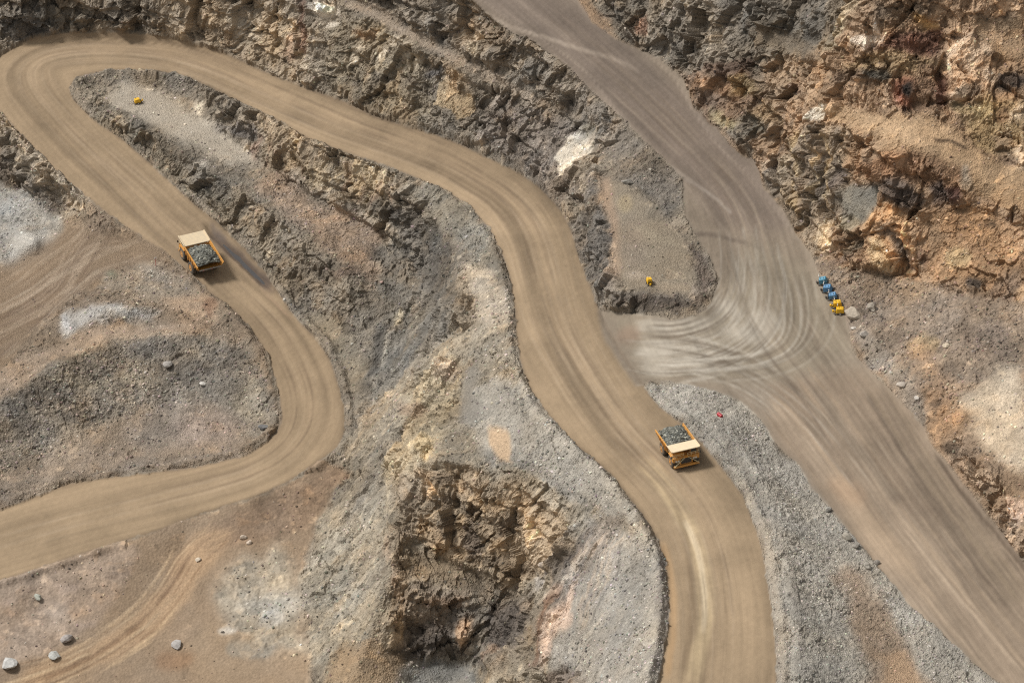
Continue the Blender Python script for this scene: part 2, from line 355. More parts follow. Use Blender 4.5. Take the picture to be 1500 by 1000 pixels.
def pmask(P, soft=3, warp=7):
    P = np.array(P, float); lo = P.min(0) - soft * 3 - 12; hi = P.max(0) + soft * 3 + 12
    j0, j1 = [int(np.clip((q - PU0) / PS, 0, PNU)) for q in (lo[0], hi[0])]; i0, i1 = [int(np.clip((q - PV0) / PS, 0, PNV)) for q in (lo[1], hi[1])]
    m = np.zeros((PNV, PNU), f32)
    if i1 <= i0 or j1 <= j0: return m
    sl = (slice(i0, i1), slice(j0, j1))
    k = in_poly(P, pu[sl] + warp * _wu[sl], pv[sl] + warp * _wv[sl]).astype(f32)
    m[sl] = blur(k, soft); return m
def patch(P, c=None, a=1.0, soft=3, warp=7, rock=None, rub=None, var=None):
    m = pmask(P, soft, warp)
    if c is not None: PAINT[:] += (m * a)[..., None] * (alb(c) - PAINT)
    if rock is not None: M_ROCK[:] = np.where(m > .5, rock, M_ROCK)
    if rub is not None: M_RUB[:] += m * (rub - M_RUB)
    if var is not None: M_DARKV[:] += m * (var - M_DARKV)
def dab(u, v, ru, rv, c, a=1.0, rot=0, soft=2, warp=6, **k):
    t = np.linspace(0, 2 * math.pi, 14)[:-1]; cr, sr = math.cos(R(rot)), math.sin(R(rot))
    patch([(u + ru * math.cos(q) * cr - rv * math.sin(q) * sr, v + ru * math.cos(q) * sr + rv * math.sin(q) * cr) for q in t], c, a, soft, warp, **k)
def stroke(P, wd, c, a=.6, soft=1.0, warp=2, fade=True):
    P = smooth_line(np.array(P, float), 2); lo = P.min(0) - wd - 8; hi = P.max(0) + wd + 8
    j0, j1 = [int(np.clip((q - PU0) / PS, 0, PNU)) for q in (lo[0], hi[0])]; i0, i1 = [int(np.clip((q - PV0) / PS, 0, PNV)) for q in (lo[1], hi[1])]
    if i1 <= i0 or j1 <= j0: return
    sl = (slice(i0, i1), slice(j0, j1)); x = pu[sl] + warp * _wu[sl]; y = pv[sl] + warp * _wv[sl]
    best = np.full(x.shape, 1e9, f32); par = np.zeros(x.shape, f32); n = len(P) - 1
    for k in range(n):
        a0, b0 = P[k], P[k + 1]; d = b0 - a0; L2 = d @ d + 1e-9
        t = np.clip(((x - a0[0]) * d[0] + (y - a0[1]) * d[1]) / L2, 0, 1)
        q = np.hypot(x - a0[0] - t * d[0], y - a0[1] - t * d[1]); c_ = q < best
        best = np.where(c_, q, best); par = np.where(c_, (k + t) / n, par)
    m = 1 - sstep(wd * .5 - soft, wd * .5 + soft, best)
    if fade: m = m * sstep(0, .18, par) * sstep(0, .18, 1 - par)
    if wd < 5: m = m * np.clip(.72 + 1.2 * _wb[sl], 0, 1)             # tracks come and go
    PAINT[sl] += (m * a)[..., None] * (alb(c) - PAINT[sl])
rnd = random.Random(11)
def bundle(P, width, n, cols, wd=(2, 5), a=(.15, .5)):
    P = np.array(P, float); T = np.gradient(P, axis=0); N = np.stack([-T[:, 1], T[:, 0]], 1); N /= np.linalg.norm(N, axis=1)[:, None]
    for _ in range(n):
        off = rnd.uniform(-.5, .5) * width; i0 = rnd.randint(0, max(0, len(P) - 3)); i1 = rnd.randint(min(len(P) - 1, i0 + 2), len(P) - 1)
        Q = (P + N * off + np.array([[rnd.uniform(-3, 3), rnd.uniform(-3, 3)]]))[i0:i1 + 1]
        stroke(Q, rnd.uniform(*wd), rnd.choice(cols), rnd.uniform(*a))

iA = lambda L, p: min(range(len(L)), key=lambda i: math.hypot(L[i][0] - p[0], L[i][1] - p[1]))
P_UPPER = A_R[iA(A_R, (-18, 100)):iA(A_R, (920, 533)) + 1] + B_POLY[:iA(B_POLY, (897, 496)) + 1][::-1] + [(560, -260), (-500, -260), (-500, 90)]
P_RIGHT = B_POLY[iA(B_POLY, (1800, 1200)):] + [(800, -260), (2000, -260), (2000, 1300), (1850, 1250)]
P_GRAVEL = A_R[iA(A_R, (943, 566)):] + B_POLY[iA(B_POLY, (970, 556)):iA(B_POLY, (1660, 1200)) + 1][::-1]
P_WEST = A_R[:iA(A_R, (-18, 135)) + 1] + [(-500, 100), (-500, 900), (-250, 820)]
P_FLOOR = [(-500, 960)] + A_L[:iA(A_L, (467, 677)) + 1] + [(505, 690), (470, 760), (445, 810), (440, 850), (445, 900), (450, 960), (455, 1040), (460, 1300), (-500, 1300)]

# ---- upper wall
patch(P_UPPER, (142, 129, 110), soft=2, rub=.35)
patch([(-100,-100),(-20,80),(150,40),(250,48),(380,95),(500,143),(640,193),(780,262),(840,345),(870,300),(885,250),(860,190),(900,165),(783,63),(690,0),(560,-100)], None, rock=.92)
patch([(-20,80),(20,60),(60,45),(150,42),(250,50),(260,20),(150,0),(-20,-20)], (120,108,92), .8)
dab(35, 35, 40, 28, (92, 86, 78), .8); dab(90, 20, 45, 18, (105, 97, 84), .7); dab(20,15,30,14,(128,118,104),.6)
patch([(240,50),(330,75),(420,115),(470,130),(440,40),(420,-20),(250,-20)], (170,150,122), .8, 8)
dab(395, 60, 45, 40, (182,160,128), .55, soft=6); dab(440,40,7,40,(120,84,66),.7,rot=-8); dab(426,70,8,22,(150,110,88),.4)
dab(464, 10, 18, 11, (228,214,192), .95, warp=10); dab(485, 32, 8, 5, (222,210,190), .9); dab(372,58,12,7,(205,186,158),.7)
patch([(330,82),(300,60),(260,55),(290,40),(340,50),(345,70)], (112,100,84), .6)
patch([(470,135),(600,185),(640,195),(620,90),(560,40),(490,15)], (134,121,98), .7, 6)
for a in ((528,70,12,5,-20),(562,78,16,6,-35),(600,72,14,6,-60),(607,100,9,4,-40),(570,56,10,4,-20),(520,92,6,12,0),(585,60,10,5,-20)):
    dab(*a[:4], (214,198,172), .75, rot=a[4])
dab(535,48,10,6,(186,146,104),.6)
for _ in range(26):
    k = rnd.random(); dab(270 + 480 * k + rnd.uniform(-20, 20), 30 + 130 * k + rnd.uniform(-40, 25), rnd.uniform(3, 9), rnd.uniform(2, 6), rnd.choice([(206,188,158),(190,168,134),(96,86,74),(84,76,68)]), .7, rot=rnd.uniform(-60, 60), warp=9)
patch([(638,122),(660,128),(694,146),(690,168),(676,178),(662,168),(640,158)], (196,170,130), .95, 1, 2, rock=.25)
patch([(640,122),(650,100),(680,105),(692,145)], (176,150,114), .7)
patch([(694,140),(710,118),(716,150),(700,180),(690,186),(690,165)], (96,86,74), .8)  # right side of the tan block: its shade painted dark
dab(632,105,9,6,(96,92,92),.7); dab(620,130,8,10,(110,98,82),.6)
patch([(700,200),(820,300),(850,280),(850,190),(780,150),(720,125)], (128,116,104), .8, 6, rub=.5)
for x, y, q in ((740,180,14),(765,205,12),(800,195,12),(720,165,10),(770,235,12),(830,255,12),(600,120,14),(560,120,12),(520,125,10),(650,60,14),(690,75,12)):
    dab(x, y, q, q * 1.1, (100, 90, 78), .55, rot=20, soft=4)
patch([(813,215),(830,208),(846,206),(862,190),(874,183),(879,190),(872,205),(855,222),(838,245),(826,264),(816,258),(812,235)], (222,208,184), .97, 1, 5, rock=.35)
patch([(862,190),(874,183),(879,190),(868,207)], (224,204,158), .8, 1, 3)
patch([(500,6),(550,31),(617,71),(687,102),(760,136),(822,163),(870,185),(865,175),(817,155),(767,129),(707,96),(660,75),(612,49),(567,19),(512,-5)], (168,150,128), .9, 2, 3, rock=0, rub=.15)
patch([(505,-10),(610,45),(700,90),(815,152),(890,165),(830,100),(780,66),(700,10),(640,-30)], (132,121,106), .75, 4)
patch([(660,20),(700,20),(760,62),(740,75),(690,60)], (150,128,100), .6, 5)
dab(690,55,20,16,(196,172,138),.55,rot=30); dab(700,68,8,12,(206,186,152),.6); dab(740,80,14,12,(104,92,76),.7); dab(655,45,14,12,(110,96,78),.6)
dab(840,155,18,8,(84,76,68),.7,rot=15); dab(790,110,26,12,(108,98,84),.5,rot=25)
patch([(820,100),(890,155),(1000,262),(985,320),(905,262),(862,200),(860,160)], (134,124,111), .8, 4, rub=.7)
patch([(862,300),(885,360),(900,440),(1000,455),(1045,440),(1048,405),(1010,350),(990,330),(905,262),(870,255)], (138,126,112), .8, 3, rub=.5)
patch([(832,330),(868,270),(890,300),(902,430),(880,450),(850,380)], (112,104,94), .85, 3, rub=.3)
patch([(905,432),(960,436),(1010,444),(1040,430),(1045,445),(1020,460),(980,462),(900,447)], (100,88,76), .8, 2)  # shaded front of the mound, painted darker
patch([(1012,345),(1030,372),(1045,410),(1040,435),(1024,425),(1018,390),(1005,355)], (112,98,86), .8, 2, rub=.8)
patch([(878,265),(910,262),(955,300),(985,328),(1002,345),(1010,370),(1018,400),(1010,432),(960,428),(910,425),(900,400),(895,340)], (156,141,118), .95, 3, rock=0, rub=.08)
patch([(878,262),(892,260),(905,320),(908,400),(900,425),(896,360)], (176,146,116), .85, 4, rock=0)
dab(915,300,10,14,(186,164,122),.6); dab(928,405,14,5,(196,178,156),.6); dab(985,420,26,8,(178,158,130),.6); dab(925,360,16,40,(158,138,118),.4,soft=6)
dab(960,345,40,6,(172,158,132),.5,rot=20)
# ---- right wall
patch(P_RIGHT, (158,129,98), soft=2, rub=.3)
patch([(870,-60),(930,68),(1000,112),(1052,186),(1112,240),(1170,340),(1205,385),(1300,398),(1400,422),(1500,448),(1640,470),(1640,-60)], None, rock=.95)
patch([(860,0),(900,55),(1000,110),(1050,185),(1100,235),(1140,150),(1210,80),(1240,0),(1200,-60),(860,-60)], (124,115,101), .95, 5)
for a in ((1130,30,60,34),(1170,40,36,24),(930,20,22,20),(1000,70,24,30)): dab(*a, (98,92,82), .6, soft=6)
dab(940,35,10,12,(140,96,70),.5); dab(905,20,16,16,(84,80,74),.6); dab(1020,10,40,20,(140,128,110),.6,soft=6); dab(1150,62,60,14,(140,126,106),.7,rot=20,rock=0)
patch([(1000,110),(1035,110),(1110,105),(1120,140),(1080,180),(1040,190)], (122,96,74), .7, 4)
dab(1050,128,22,10,(150,112,74),.5); dab(1068,100,40,12,(80,58,46),.75,rot=-6); dab(1085,128,30,16,(164,146,100),.45); dab(1063,178,26,9,(166,154,112),.5,rot=28); dab(1130,120,10,16,(102,98,92),.6)
patch([(1120,90),(1200,70),(1230,95),(1190,150),(1120,150)], (160,134,104), .8, 5)
dab(1160,130,12,14,(104,88,80),.7); dab(1120,165,20,16,(166,134,90),.6); dab(1110,185,14,20,(96,90,76),.7)
patch([(1115,270),(1180,180),(1250,185),(1240,260),(1225,330),(1200,395),(1160,330)], (146,130,108), .85, 5)
for k in range(14):
    x = 1130 + k * 8; stroke([(x, 185 + rnd.uniform(-10, 10)), (x - 6, 240), (x - 8 + k, 290 + rnd.uniform(0, 40))], rnd.uniform(3, 7), rnd.choice([(178,160,132),(104,94,84),(188,160,112),(124,112,98)]), .6)
patch([(1178,166),(1200,152),(1222,147),(1220,160),(1208,178),(1192,176)], (226,214,192), .95, 1, 5)
patch([(1200,90),(1225,20),(1245,0),(1262,0),(1240,40),(1218,80)], (176,160,130), .8, 3); stroke([(1222,70),(1245,10)],4,(206,192,156),.8)
patch([(1255,62),(1275,45),(1283,28),(1290,45),(1308,40),(1290,58),(1270,68)], (222,200,174), .95, 1, 4)
patch([(1285,0),(1380,0),(1375,20),(1300,40),(1280,30)], (104,92,78), .7, 4); patch([(1340,20),(1352,16),(1362,38),(1372,30),(1378,46),(1346,48)], (196,156,92), .8, 2)
patch([(1270,70),(1310,48),(1350,45),(1385,42),(1390,60),(1372,78),(1330,76),(1290,70)], (98,66,52), .9, 3); dab(1335,62,8,14,(124,84,64),.6)
patch([(1245,95),(1280,72),(1370,80),(1385,110),(1300,110),(1240,112)], (158,132,92), .8, 4)
patch([(1228,105),(1300,98),(1302,122),(1232,128)], (92,76,62), .75, 3); dab(1288,112,18,8,(74,74,66),.7)
patch([(1310,112),(1345,118),(1344,150),(1325,160),(1312,148)], (140,84,58), .8, 3); dab(1334,130,10,9,(34,36,34),.95); dab(1329,156,6,5,(30,28,30),.95)
patch([(1345,85),(1375,92),(1372,160),(1346,162)], (128,100,76), .8, 3); patch([(1372,90),(1392,112),(1390,150),(1376,165),(1368,130)], (92,58,46), .85, 3)
patch([(1388,50),(1398,30),(1420,55),(1460,80),(1460,120),(1440,135),(1415,120),(1400,140),(1386,110)], (196,160,122), .8, 4)
for a in ((1412,60,8,18),(1425,95,7,20),(1440,75,12,7),(1452,112,9,12),(1398,85,6,22),(1408,135,10,16)): dab(*a, (224,198,166), .7, rot=rnd.uniform(-20,20))
dab(1405,52,9,7,(90,72,58),.7); dab(1450,82,14,6,(84,76,66),.6); dab(1480,122,20,14,(70,62,58),.85); dab(1420,130,20,9,(100,86,72),.7); dab(1407,160,18,10,(96,90,70),.7)
patch([(1420,30),(1500,20),(1510,85),(1460,80),(1430,60)], (184,150,110), .85, 5, rock=.15)
dab(1480,30,20,14,(150,126,96),.6); dab(1445,28,14,4,(84,76,62),.7)
patch([(1390,165),(1440,140),(1500,150),(1510,240),(1440,215)], (166,140,96), .85, 4); dab(1435,165,20,14,(196,172,120),.6); dab(1465,165,14,14,(110,78,56),.6); dab(1490,165,14,8,(212,186,152),.8,rot=-30); dab(1475,220,14,30,(130,108,92),.5); dab(1495,235,10,26,(216,190,156),.8)
patch([(1215,172),(1235,158),(1350,170),(1400,195),(1450,230),(1510,250),(1510,310),(1440,290),(1380,245),(1290,205)], (190,156,114), .95, 4, rock=.12, rub=.15)
stroke([(1365,208),(1390,206),(1420,220)],5,(82,64,48),.8)
patch([(1250,240),(1330,215),(1420,250),(1410,290),(1340,260),(1290,270)], (146,108,74), .8, 5)
patch([(1240,270),(1285,265),(1290,300),(1275,325),(1248,330),(1225,300)], (140,136,124), .95, 3, rock=.1); 
patch([(1288,265),(1345,262),(1350,300),(1330,315),(1300,300)], (84,76,72), .85, 3); patch([(1360,270),(1390,262),(1396,295),(1375,308),(1358,300)], (94,80,72), .9, 2); patch([(1392,275),(1412,270),(1414,305),(1394,308)], (86,58,54), .85, 2)
dab(1418,262,6,20,(176,160,138),.85); dab(1225,262,10,20,(100,90,86),.6)
patch([(1275,325),(1290,305),(1320,310),(1345,350),(1335,400),(1300,398),(1290,360)], (206,164,116), .85, 4); patch([(1282,345),(1296,342),(1304,398),(1290,400),(1280,370)], (206,182,140), .7, 2)
patch([(1280,332),(1315,332),(1330,370),(1328,395),(1315,390),(1305,350)], (104,98,92), .85, 3); dab(1352,370,7,20,(100,66,58),.8)
dab(1210,340,8,22,(210,188,152),.8); dab(1245,325,16,12,(196,178,144),.7); dab(1250,365,12,14,(82,80,70),.75); dab(1240,380,22,6,(92,80,74),.7)
patch([(1350,310),(1410,300),(1500,320),(1500,400),(1420,420),(1350,400)], (184,142,96), .8, 6, rub=.9, rock=.5)
dab(1405,380,20,16,(196,168,112),.5); dab(1420,415,13,11,(62,60,58),.85); dab(1455,330,12,6,(60,54,46),.7); dab(1480,430,26,30,(112,92,76),.55,soft=6); dab(1500,440,12,20,(200,164,120),.6)
patch([(1190,380),(1290,402),(1400,425),(1510,450),(1510,540),(1400,560),(1300,560),(1245,480)], (150,132,112), .9, 5, rock=0, rub=1.0)
dab(1345,425,40,16,(192,154,108),.55,soft=8); dab(1360,505,20,16,(170,144,100),.6); dab(1440,500,40,20,(136,118,102),.6,soft=6)
patch([(1245,470),(1330,540),(1350,600),(1370,650),(1300,560),(1250,510)], (158,146,130), .8, 4, rock=0, rub=1)
patch([(1350,510),(1400,540),(1420,600),(1390,650),(1360,620),(1345,560)], (180,144,106), .7, 6, warp=26, rock=.25, rub=.8)
patch([(1405,580),(1440,550),(1500,540),(1520,700),(1470,690),(1430,640)], (210,190,160), .85, 8, warp=24, rock=.06, rub=.25); dab(1460,620,12,8,(166,150,128),.5); dab(1450,600,8,5,(150,134,112),.5)
patch([(1380,640),(1430,635),(1500,720),(1520,830),(1440,740)], (146,122,96), .9, 4, rub=.4); dab(1395,650,14,7,(88,74,60),.7); dab(1490,745,20,16,(222,186,154),.85); dab(1440,700,14,22,(170,146,118),.6,rot=-40)
dab(1370,595,12,5,(96,78,62),.7)
# ---- gravel bank
patch(P_GRAVEL, (176,168,153), soft=2, rock=0, rub=1.0, var=.3)
patch([(1060,684),(1090,724),(1122,820),(1137,930),(1140,1010),(1158,1010),(1150,900),(1130,800),(1100,720)], (166,146,120), .6, 4, rub=.8)
stroke([(1030,600),(1100,700),(1150,800),(1170,880),(1180,1000)], 14, (134,126,114), .5, 5)
patch([(1225,835),(1260,850),(1300,900),(1330,960),(1370,1010),(1280,1010),(1255,920)], (158,132,104), .8, 6, warp=24, rub=.5)
patch([(1288,955),(1306,948),(1335,985),(1345,1010),(1305,1010)], (196,160,120), .8, 3, warp=20, rub=.2)
# ---- hairpin island and inner walls
patch(A_L[iA(A_L,(505,600)):iA(A_L,(783,580))+1] + [(640,560),(520,620)], (142,129,110), soft=2, rub=.45)
patch([(110,120),(150,112),(130,170),(200,215),(290,300),(260,230),(170,160)], (134,124,106), .7, 4, rub=.9, rock=.4)
patch([(148,142),(185,122),(215,126),(262,150),(330,200),(370,220),(385,235),(340,240),(300,222),(250,200),(200,170),(160,155)], (186,172,150), .95, 3, rock=0, rub=.1)
patch([(205,112),(260,108),(300,125),(290,150),(250,135)], (128,118,104), .7, 3, rub=.8, rock=.4)
dab(288,158,7,9,(222,206,178),.85); dab(355,192,16,14,(92,88,86),.7); dab(325,190,14,8,(104,98,94),.6); dab(375,215,10,20,(130,102,84),.6)
dab(300,242,11,5,(218,204,182),.85,rot=-38); dab(258,248,12,5,(178,140,106),.6)
patch([(120,140),(180,190),(230,225),(290,290),(330,330),(380,330),(330,260),(250,212),(190,178),(150,150)], (130,120,104), .8, 4, rock=.75)
for x, y in ((175,180),(205,205),(235,222),(320,275),(340,310),(285,260)): dab(x, y, 8, 10, (92,84,74), .5, soft=3)
patch([(380,170),(500,222),(600,262),(560,300),(520,300),(450,270),(400,240)], (150,132,106), .85, 5, rock=.9)
for a in ((470,255,26,12),(520,258,22,18),(540,248,30,9)): dab(*a, (192,170,132), .55, soft=4, rot=15)
for k in range(16):
    x = 390 + k * 13; y = 190 + k * 5.5; stroke([(x, y), (x - 3, y + 25), (x - 8, y + 48)], rnd.uniform(3, 7), rnd.choice([(104,92,78),(184,162,126),(120,92,72)]), .5)
patch([(400,250),(480,300),(540,325),(600,400),(560,420),(500,385),(430,325),(370,270)], (166,140,114), .8, 6, rock=.25, rub=.6)
patch([(560,285),(620,305),(650,340),(662,400),(640,420),(615,340),(560,312)], (88,82,74), .75, 3, rock=1); dab(640,345,12,28,(104,104,100),.5)  # shade under the hollow's rim, painted into the rock colour
patch([(600,262),(700,310),(740,400),(715,420),(690,380),(660,340),(630,310)], (148,142,128), .8, 4, rub=.8, rock=.5)
patch([(560,330),(630,390),(650,470),(600,560),(540,600),(540,520),(570,440),(550,380)], (126,119,107), .9, 6, rock=.6, rub=.4)  # ravine darkened in colour to deepen its shade
patch([(430,340),(520,400),(550,460),(520,520),(480,480),(400,420),(340,330)], (132,120,102), .75, 5, rub=.5, rock=.75)
dab(505,400,20,12,(104,84,72),.6); dab(550,370,10,8,(94,84,74),.6)
patch([(440,450),(500,470),(540,540),(520,590),(500,530)], (150,136,112), .75, 5, rock=.1, rub=.4)
stroke([(573,450),(572,480),(565,520),(550,580),(535,600)], 4, (206,194,172), .75); dab(573,465,4,14,(222,204,168),.9)
stroke([(660,470),(652,510),(630,560)], 5, (200,184,152), .6); stroke([(560,470),(553,560)], 14, (92,88,82), .6, 4); patch([(585,330),(625,345),(645,400),(640,440),(610,420),(590,370)], (104,100,94), .7, 5, rock=.8); patch([(640,420),(665,400),(672,450),(650,520),(625,560),(635,490)], (112,106,96), .7, 5, rock=.9); dab(600,500,26,40,(118,112,101),.6,soft=8)  # dark stroke and patches here paint the shade of hollow and ravine
patch([(692,395),(722,388),(735,420),(745,470),(735,500),(700,490),(695,440)], (200,184,160), .9, 4, rock=0, rub=.5)
patch([(690,470),(720,480),(735,560),(760,620),(730,640),(700,600),(680,540)], (178,164,144), .8, 5, rock=0, rub=.8)
# spur, shelf, bowl
patch([(640,500),(700,470),(745,480),(800,620),(900,700),(960,800),(980,880),(970,1100),(700,1100),(500,1100),(450,900),(470,760),(510,640),(590,560)], (160,147,125), .95, 4, rub=.4, rock=.45)
patch([(700,560),(770,560),(850,660),(930,740),(900,760),(840,720),(760,690),(700,660),(680,610)], (173,165,150), .95, 4, rock=0, rub=.9, var=.4)
dab(690,580,14,40,(138,131,120),.7,rock=0,rub=.1,warp=16); stroke([(690,660),(760,682),(830,712),(850,740)],14,(144,137,125),.8,4); patch([(712,630),(745,632),(750,660),(745,682),(728,672),(715,650)], (206,172,130), .9, 2, 4, rock=0, rub=0)
patch([(600,560),(660,520),(680,560),(660,620),(620,680),(585,720),(560,690)], (172,152,116), .75, 6, rock=.75); dab(625,655,14,14,(206,176,122),.6); dab(600,600,24,12,(150,124,100),.6); dab(655,545,14,10,(178,152,126),.6)
stroke([(600,620),(575,680),(560,760)],10,(196,176,140),.5,4); stroke([(570,780),(575,850),(590,910)],9,(196,164,132),.6,3)
for k in range(14):
    x = 590 - k * 8; stroke([(x + 40, 560 + k * 14), (x, 610 + k * 16), (x - 30, 640 + k * 17)], rnd.uniform(2, 5), rnd.choice([(112,104,94),(182,170,148),(140,124,104)]), .5)
patch([(470,780),(560,720),(575,800),(550,880),(500,980),(450,960),(440,850)], (170,160,140), .7, 8, warp=16, rock=.45, rub=.5)
patch([(612,690),(650,675),(740,700),(800,725),(835,770),(835,800),(800,840),(760,850),(700,830),(630,812),(600,780)], (158,137,108), .95, 4, rock=1)
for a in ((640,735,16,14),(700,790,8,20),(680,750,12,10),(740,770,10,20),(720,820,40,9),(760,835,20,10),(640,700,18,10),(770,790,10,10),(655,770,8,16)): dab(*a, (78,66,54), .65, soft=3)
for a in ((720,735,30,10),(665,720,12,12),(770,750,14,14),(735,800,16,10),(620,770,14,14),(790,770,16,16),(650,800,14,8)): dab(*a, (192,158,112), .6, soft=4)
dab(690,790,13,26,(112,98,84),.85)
patch([(598,800),(640,815),(760,850),(740,870),(690,870),(620,850),(590,835)], (142,125,101), .9, 4, rock=.5, rub=.5)
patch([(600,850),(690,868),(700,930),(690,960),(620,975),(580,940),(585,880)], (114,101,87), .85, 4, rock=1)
dab(630,930,30,22,(66,60,56),.7,soft=4); dab(600,955,30,10,(58,52,48),.7,rot=10); dab(680,920,12,22,(190,150,108),.7); dab(650,880,30,8,(130,104,78),.6); dab(585,915,8,18,(196,164,118),.7)  # the dark dabs paint the shade under the bowl ledge
patch([(570,975),(640,970),(690,970),(700,1010),(560,1010)], (150,145,134), .95, 4, rock=0, rub=.5)
patch([(470,1010),(495,955),(550,930),(598,962),(575,1010)], (168,142,108), .85, 5, warp=14, rock=.12, rub=.3)
patch([(710,905),(735,880),(770,875),(775,905),(760,945),(720,950)], (92,84,78), .9, 3, rock=.45); dab(725,955,22,6,(214,172,132),.8,rot=-25); dab(742,966,10,5,(206,180,146),.7,rot=-25)
patch([(850,760),(960,790),(980,880),(970,1100),(850,1100),(800,960),(840,860)], (173,165,151), .9, 5, rock=.05, rub=.9, var=.5)
patch([(845,780),(890,750),(920,760),(880,810),(840,870),(800,960),(770,980),(790,900),(810,840)], (140,126,110), .85, 4, rock=.5)
for k in range(26):
    x = rnd.uniform(-40, 40); y = rnd.uniform(-10, 30); L = rnd.uniform(.5, 1)
    stroke([(890 + x, 750 + y), (890 + x - 50 * L, 800 + y + 10 * L), (890 + x - 90 * L, 870 + y + 40 * L)], rnd.uniform(2, 5), rnd.choice([(96,90,84),(200,176,148),(112,104,98),(184,172,158),(150,140,128)]), .6)
patch([(830,870),(845,845),(832,905),(810,930),(800,960),(785,975),(796,930),(812,895)], (226,196,170), .9, 2, 5); stroke([(860,800),(820,850),(795,880)],7,(214,194,168),.7,2)
stroke([(815,850),(800,910),(770,975)],9,(150,116,92),.7,3); patch([(590,690),(612,690),(600,780),(596,850),(585,920),(570,950),(562,900),(578,820),(582,750)], (150,128,100), .75, 4, rock=.9)
patch([(690,870),(760,855),(790,870),(780,910),(770,960),(740,985),(700,985),(690,930)], (100,90,80), .55, 6, rock=.7)
patch([(790,985),(830,978),(860,990),(850,1030),(760,1030)], (112,94,78), .8, 4, rock=.9)
patch([(950,770),(985,830),(990,880),(985,930),(970,1000),(955,1000),(965,900),(955,830)], (132,122,112), .6, 3, rub=.8)  # painted shade in the strip between berm and haul road
stroke([(752,500),(756,545),(775,590),(800,622),(830,655),(868,688),(903,725),(930,760),(950,800),(960,850),(960,910),(948,970),(938,1020)], 13, (184,174,156), .7, 4)
stroke([(735,420),(744,460),(745,500)], 9, (184,172,152), .6, 3)
stroke([(1065,676),(1100,725),(1122,790),(1138,860),(1148,930),(1152,1010)], 13, (184,172,152), .6, 4)
patch([(628,325),(662,335),(674,390),(672,440),(640,445),(626,390)], None, rock=.28)
for k in range(22):
    x = rnd.uniform(470, 590); y = rnd.uniform(640, 900) ; stroke([(x + 22, y - 30), (x, y), (x - 26, y + 34)], rnd.uniform(2, 4.5), rnd.choice([(112,104,94),(188,176,152),(130,116,98)]), .6)
# ---- west side
patch(P_WEST, (152,132,108), soft=2, rub=.25)
patch([(-100,110),(0,165),(35,205),(115,280),(130,300),(100,330),(60,280),(0,225),(-120,160)], (164,150,128), .85, 4, rub=1.0)
patch([(0,215),(50,262),(95,300),(85,330),(40,300),(-20,260)], (110,102,92), .8, 4, rub=.8)
patch([(-100,250),(0,262),(60,300),(95,320),(85,350),(70,380),(20,405),(-60,360)], (172,166,154), .9, 5, rock=0, rub=.5)
patch([(20,340),(70,335),(78,360),(50,385),(15,398),(8,380)], (206,200,188), .85, 3, rub=.15)
patch([(0,390),(110,330),(200,345),(260,375),(200,395),(130,420),(60,470),(0,550),(-150,600),(-100,450)], (150,126,98), .95, 6, rock=0, rub=.02)
bundle([(190,340),(130,345),(80,380),(30,420),(-40,450)], 50, 22, [(176,152,124),(130,106,82),(184,164,138)], (1.6, 4), (.25, .65)); bundle([(220,370),(140,400),(60,450),(-40,520)], 60, 22, [(182,160,132),(132,108,84)], (1.6, 4), (.25, .65)); bundle([(150,300),(145,340),(110,380),(90,430),(20,470),(-40,490)], 46, 22, [(188,164,136),(126,102,80)], (1.6, 3.6), (.25, .6)); bundle([(270,395),(200,385),(150,395),(110,430),(60,480),(0,530)], 20, 12, [(126,104,84),(190,170,144)], (1.6, 3.2), (.3, .6))
patch([(150,400),(210,385),(270,405),(310,440),(330,470),(280,455),(200,430),(150,420)], (166,152,132), .8, 4, rock=0, rub=.6)
dab(165,400,10,6,(110,120,96),.5); dab(240,410,12,8,(130,120,108),.5)
patch([(85,475),(110,455),(150,445),(215,445),(225,455),(190,465),(140,475),(90,492)], (200,194,184), .9, 3, rub=.1); dab(180,452,30,6,(190,190,186),.7); dab(95,470,7,6,(216,212,206),.8)
patch([(230,430),(300,430),(320,470),(260,470)], (190,160,128), .75, 4, rub=.3); dab(275,475,30,10,(150,122,92),.7); dab(305,455,10,14,(136,104,82),.7)
patch([(-150,650),(0,585),(110,520),(160,500),(280,487),(360,505),(395,560),(410,600),(390,640),(330,640),(200,655),(100,680),(0,700),(-150,780)], (148,137,121), .95, 4, rock=0, rub=1.0)
for x, y, rx, ry in ((60,575,40,16),(225,512,40,12),(180,520,30,10),(330,520,30,16),(270,545,40,14),(30,620,30,14),(120,610,40,10)): dab(x, y, rx, ry, (112,104,94), .55, soft=5)
for x, y, rx, ry in ((120,560,50,12),(370,590,24,30),(200,560,30,10)): dab(x, y, rx, ry, (176,162,136), .5, soft=5)
patch([(-150,610),(0,540),(90,500),(150,478),(300,465),(290,480),(160,497),(100,520),(0,580),(-150,650)], (176,152,126), .85, 3, rock=0, rub=.25)
stroke([(0,570),(70,535),(140,500),(210,492),(280,487)],4,(196,174,146),.7)
patch([(160,620),(260,585),(330,590),(370,640),(300,660),(120,690),(0,720),(0,690)], (166,146,124), .75, 8, rock=0, rub=.35); dab(300,625,50,24,(186,162,142),.6,soft=8)
patch([(0,700),(150,680),(330,655),(355,668),(200,692),(100,706),(0,745)], (146,134,120), .7, 5, rub=.3)
patch([(130,150),(200,190),(260,235),(330,290),(400,350),(440,420),(400,410),(340,345),(280,290),(210,222),(140,175)], (140,128,108), .6, 4, rock=.8)
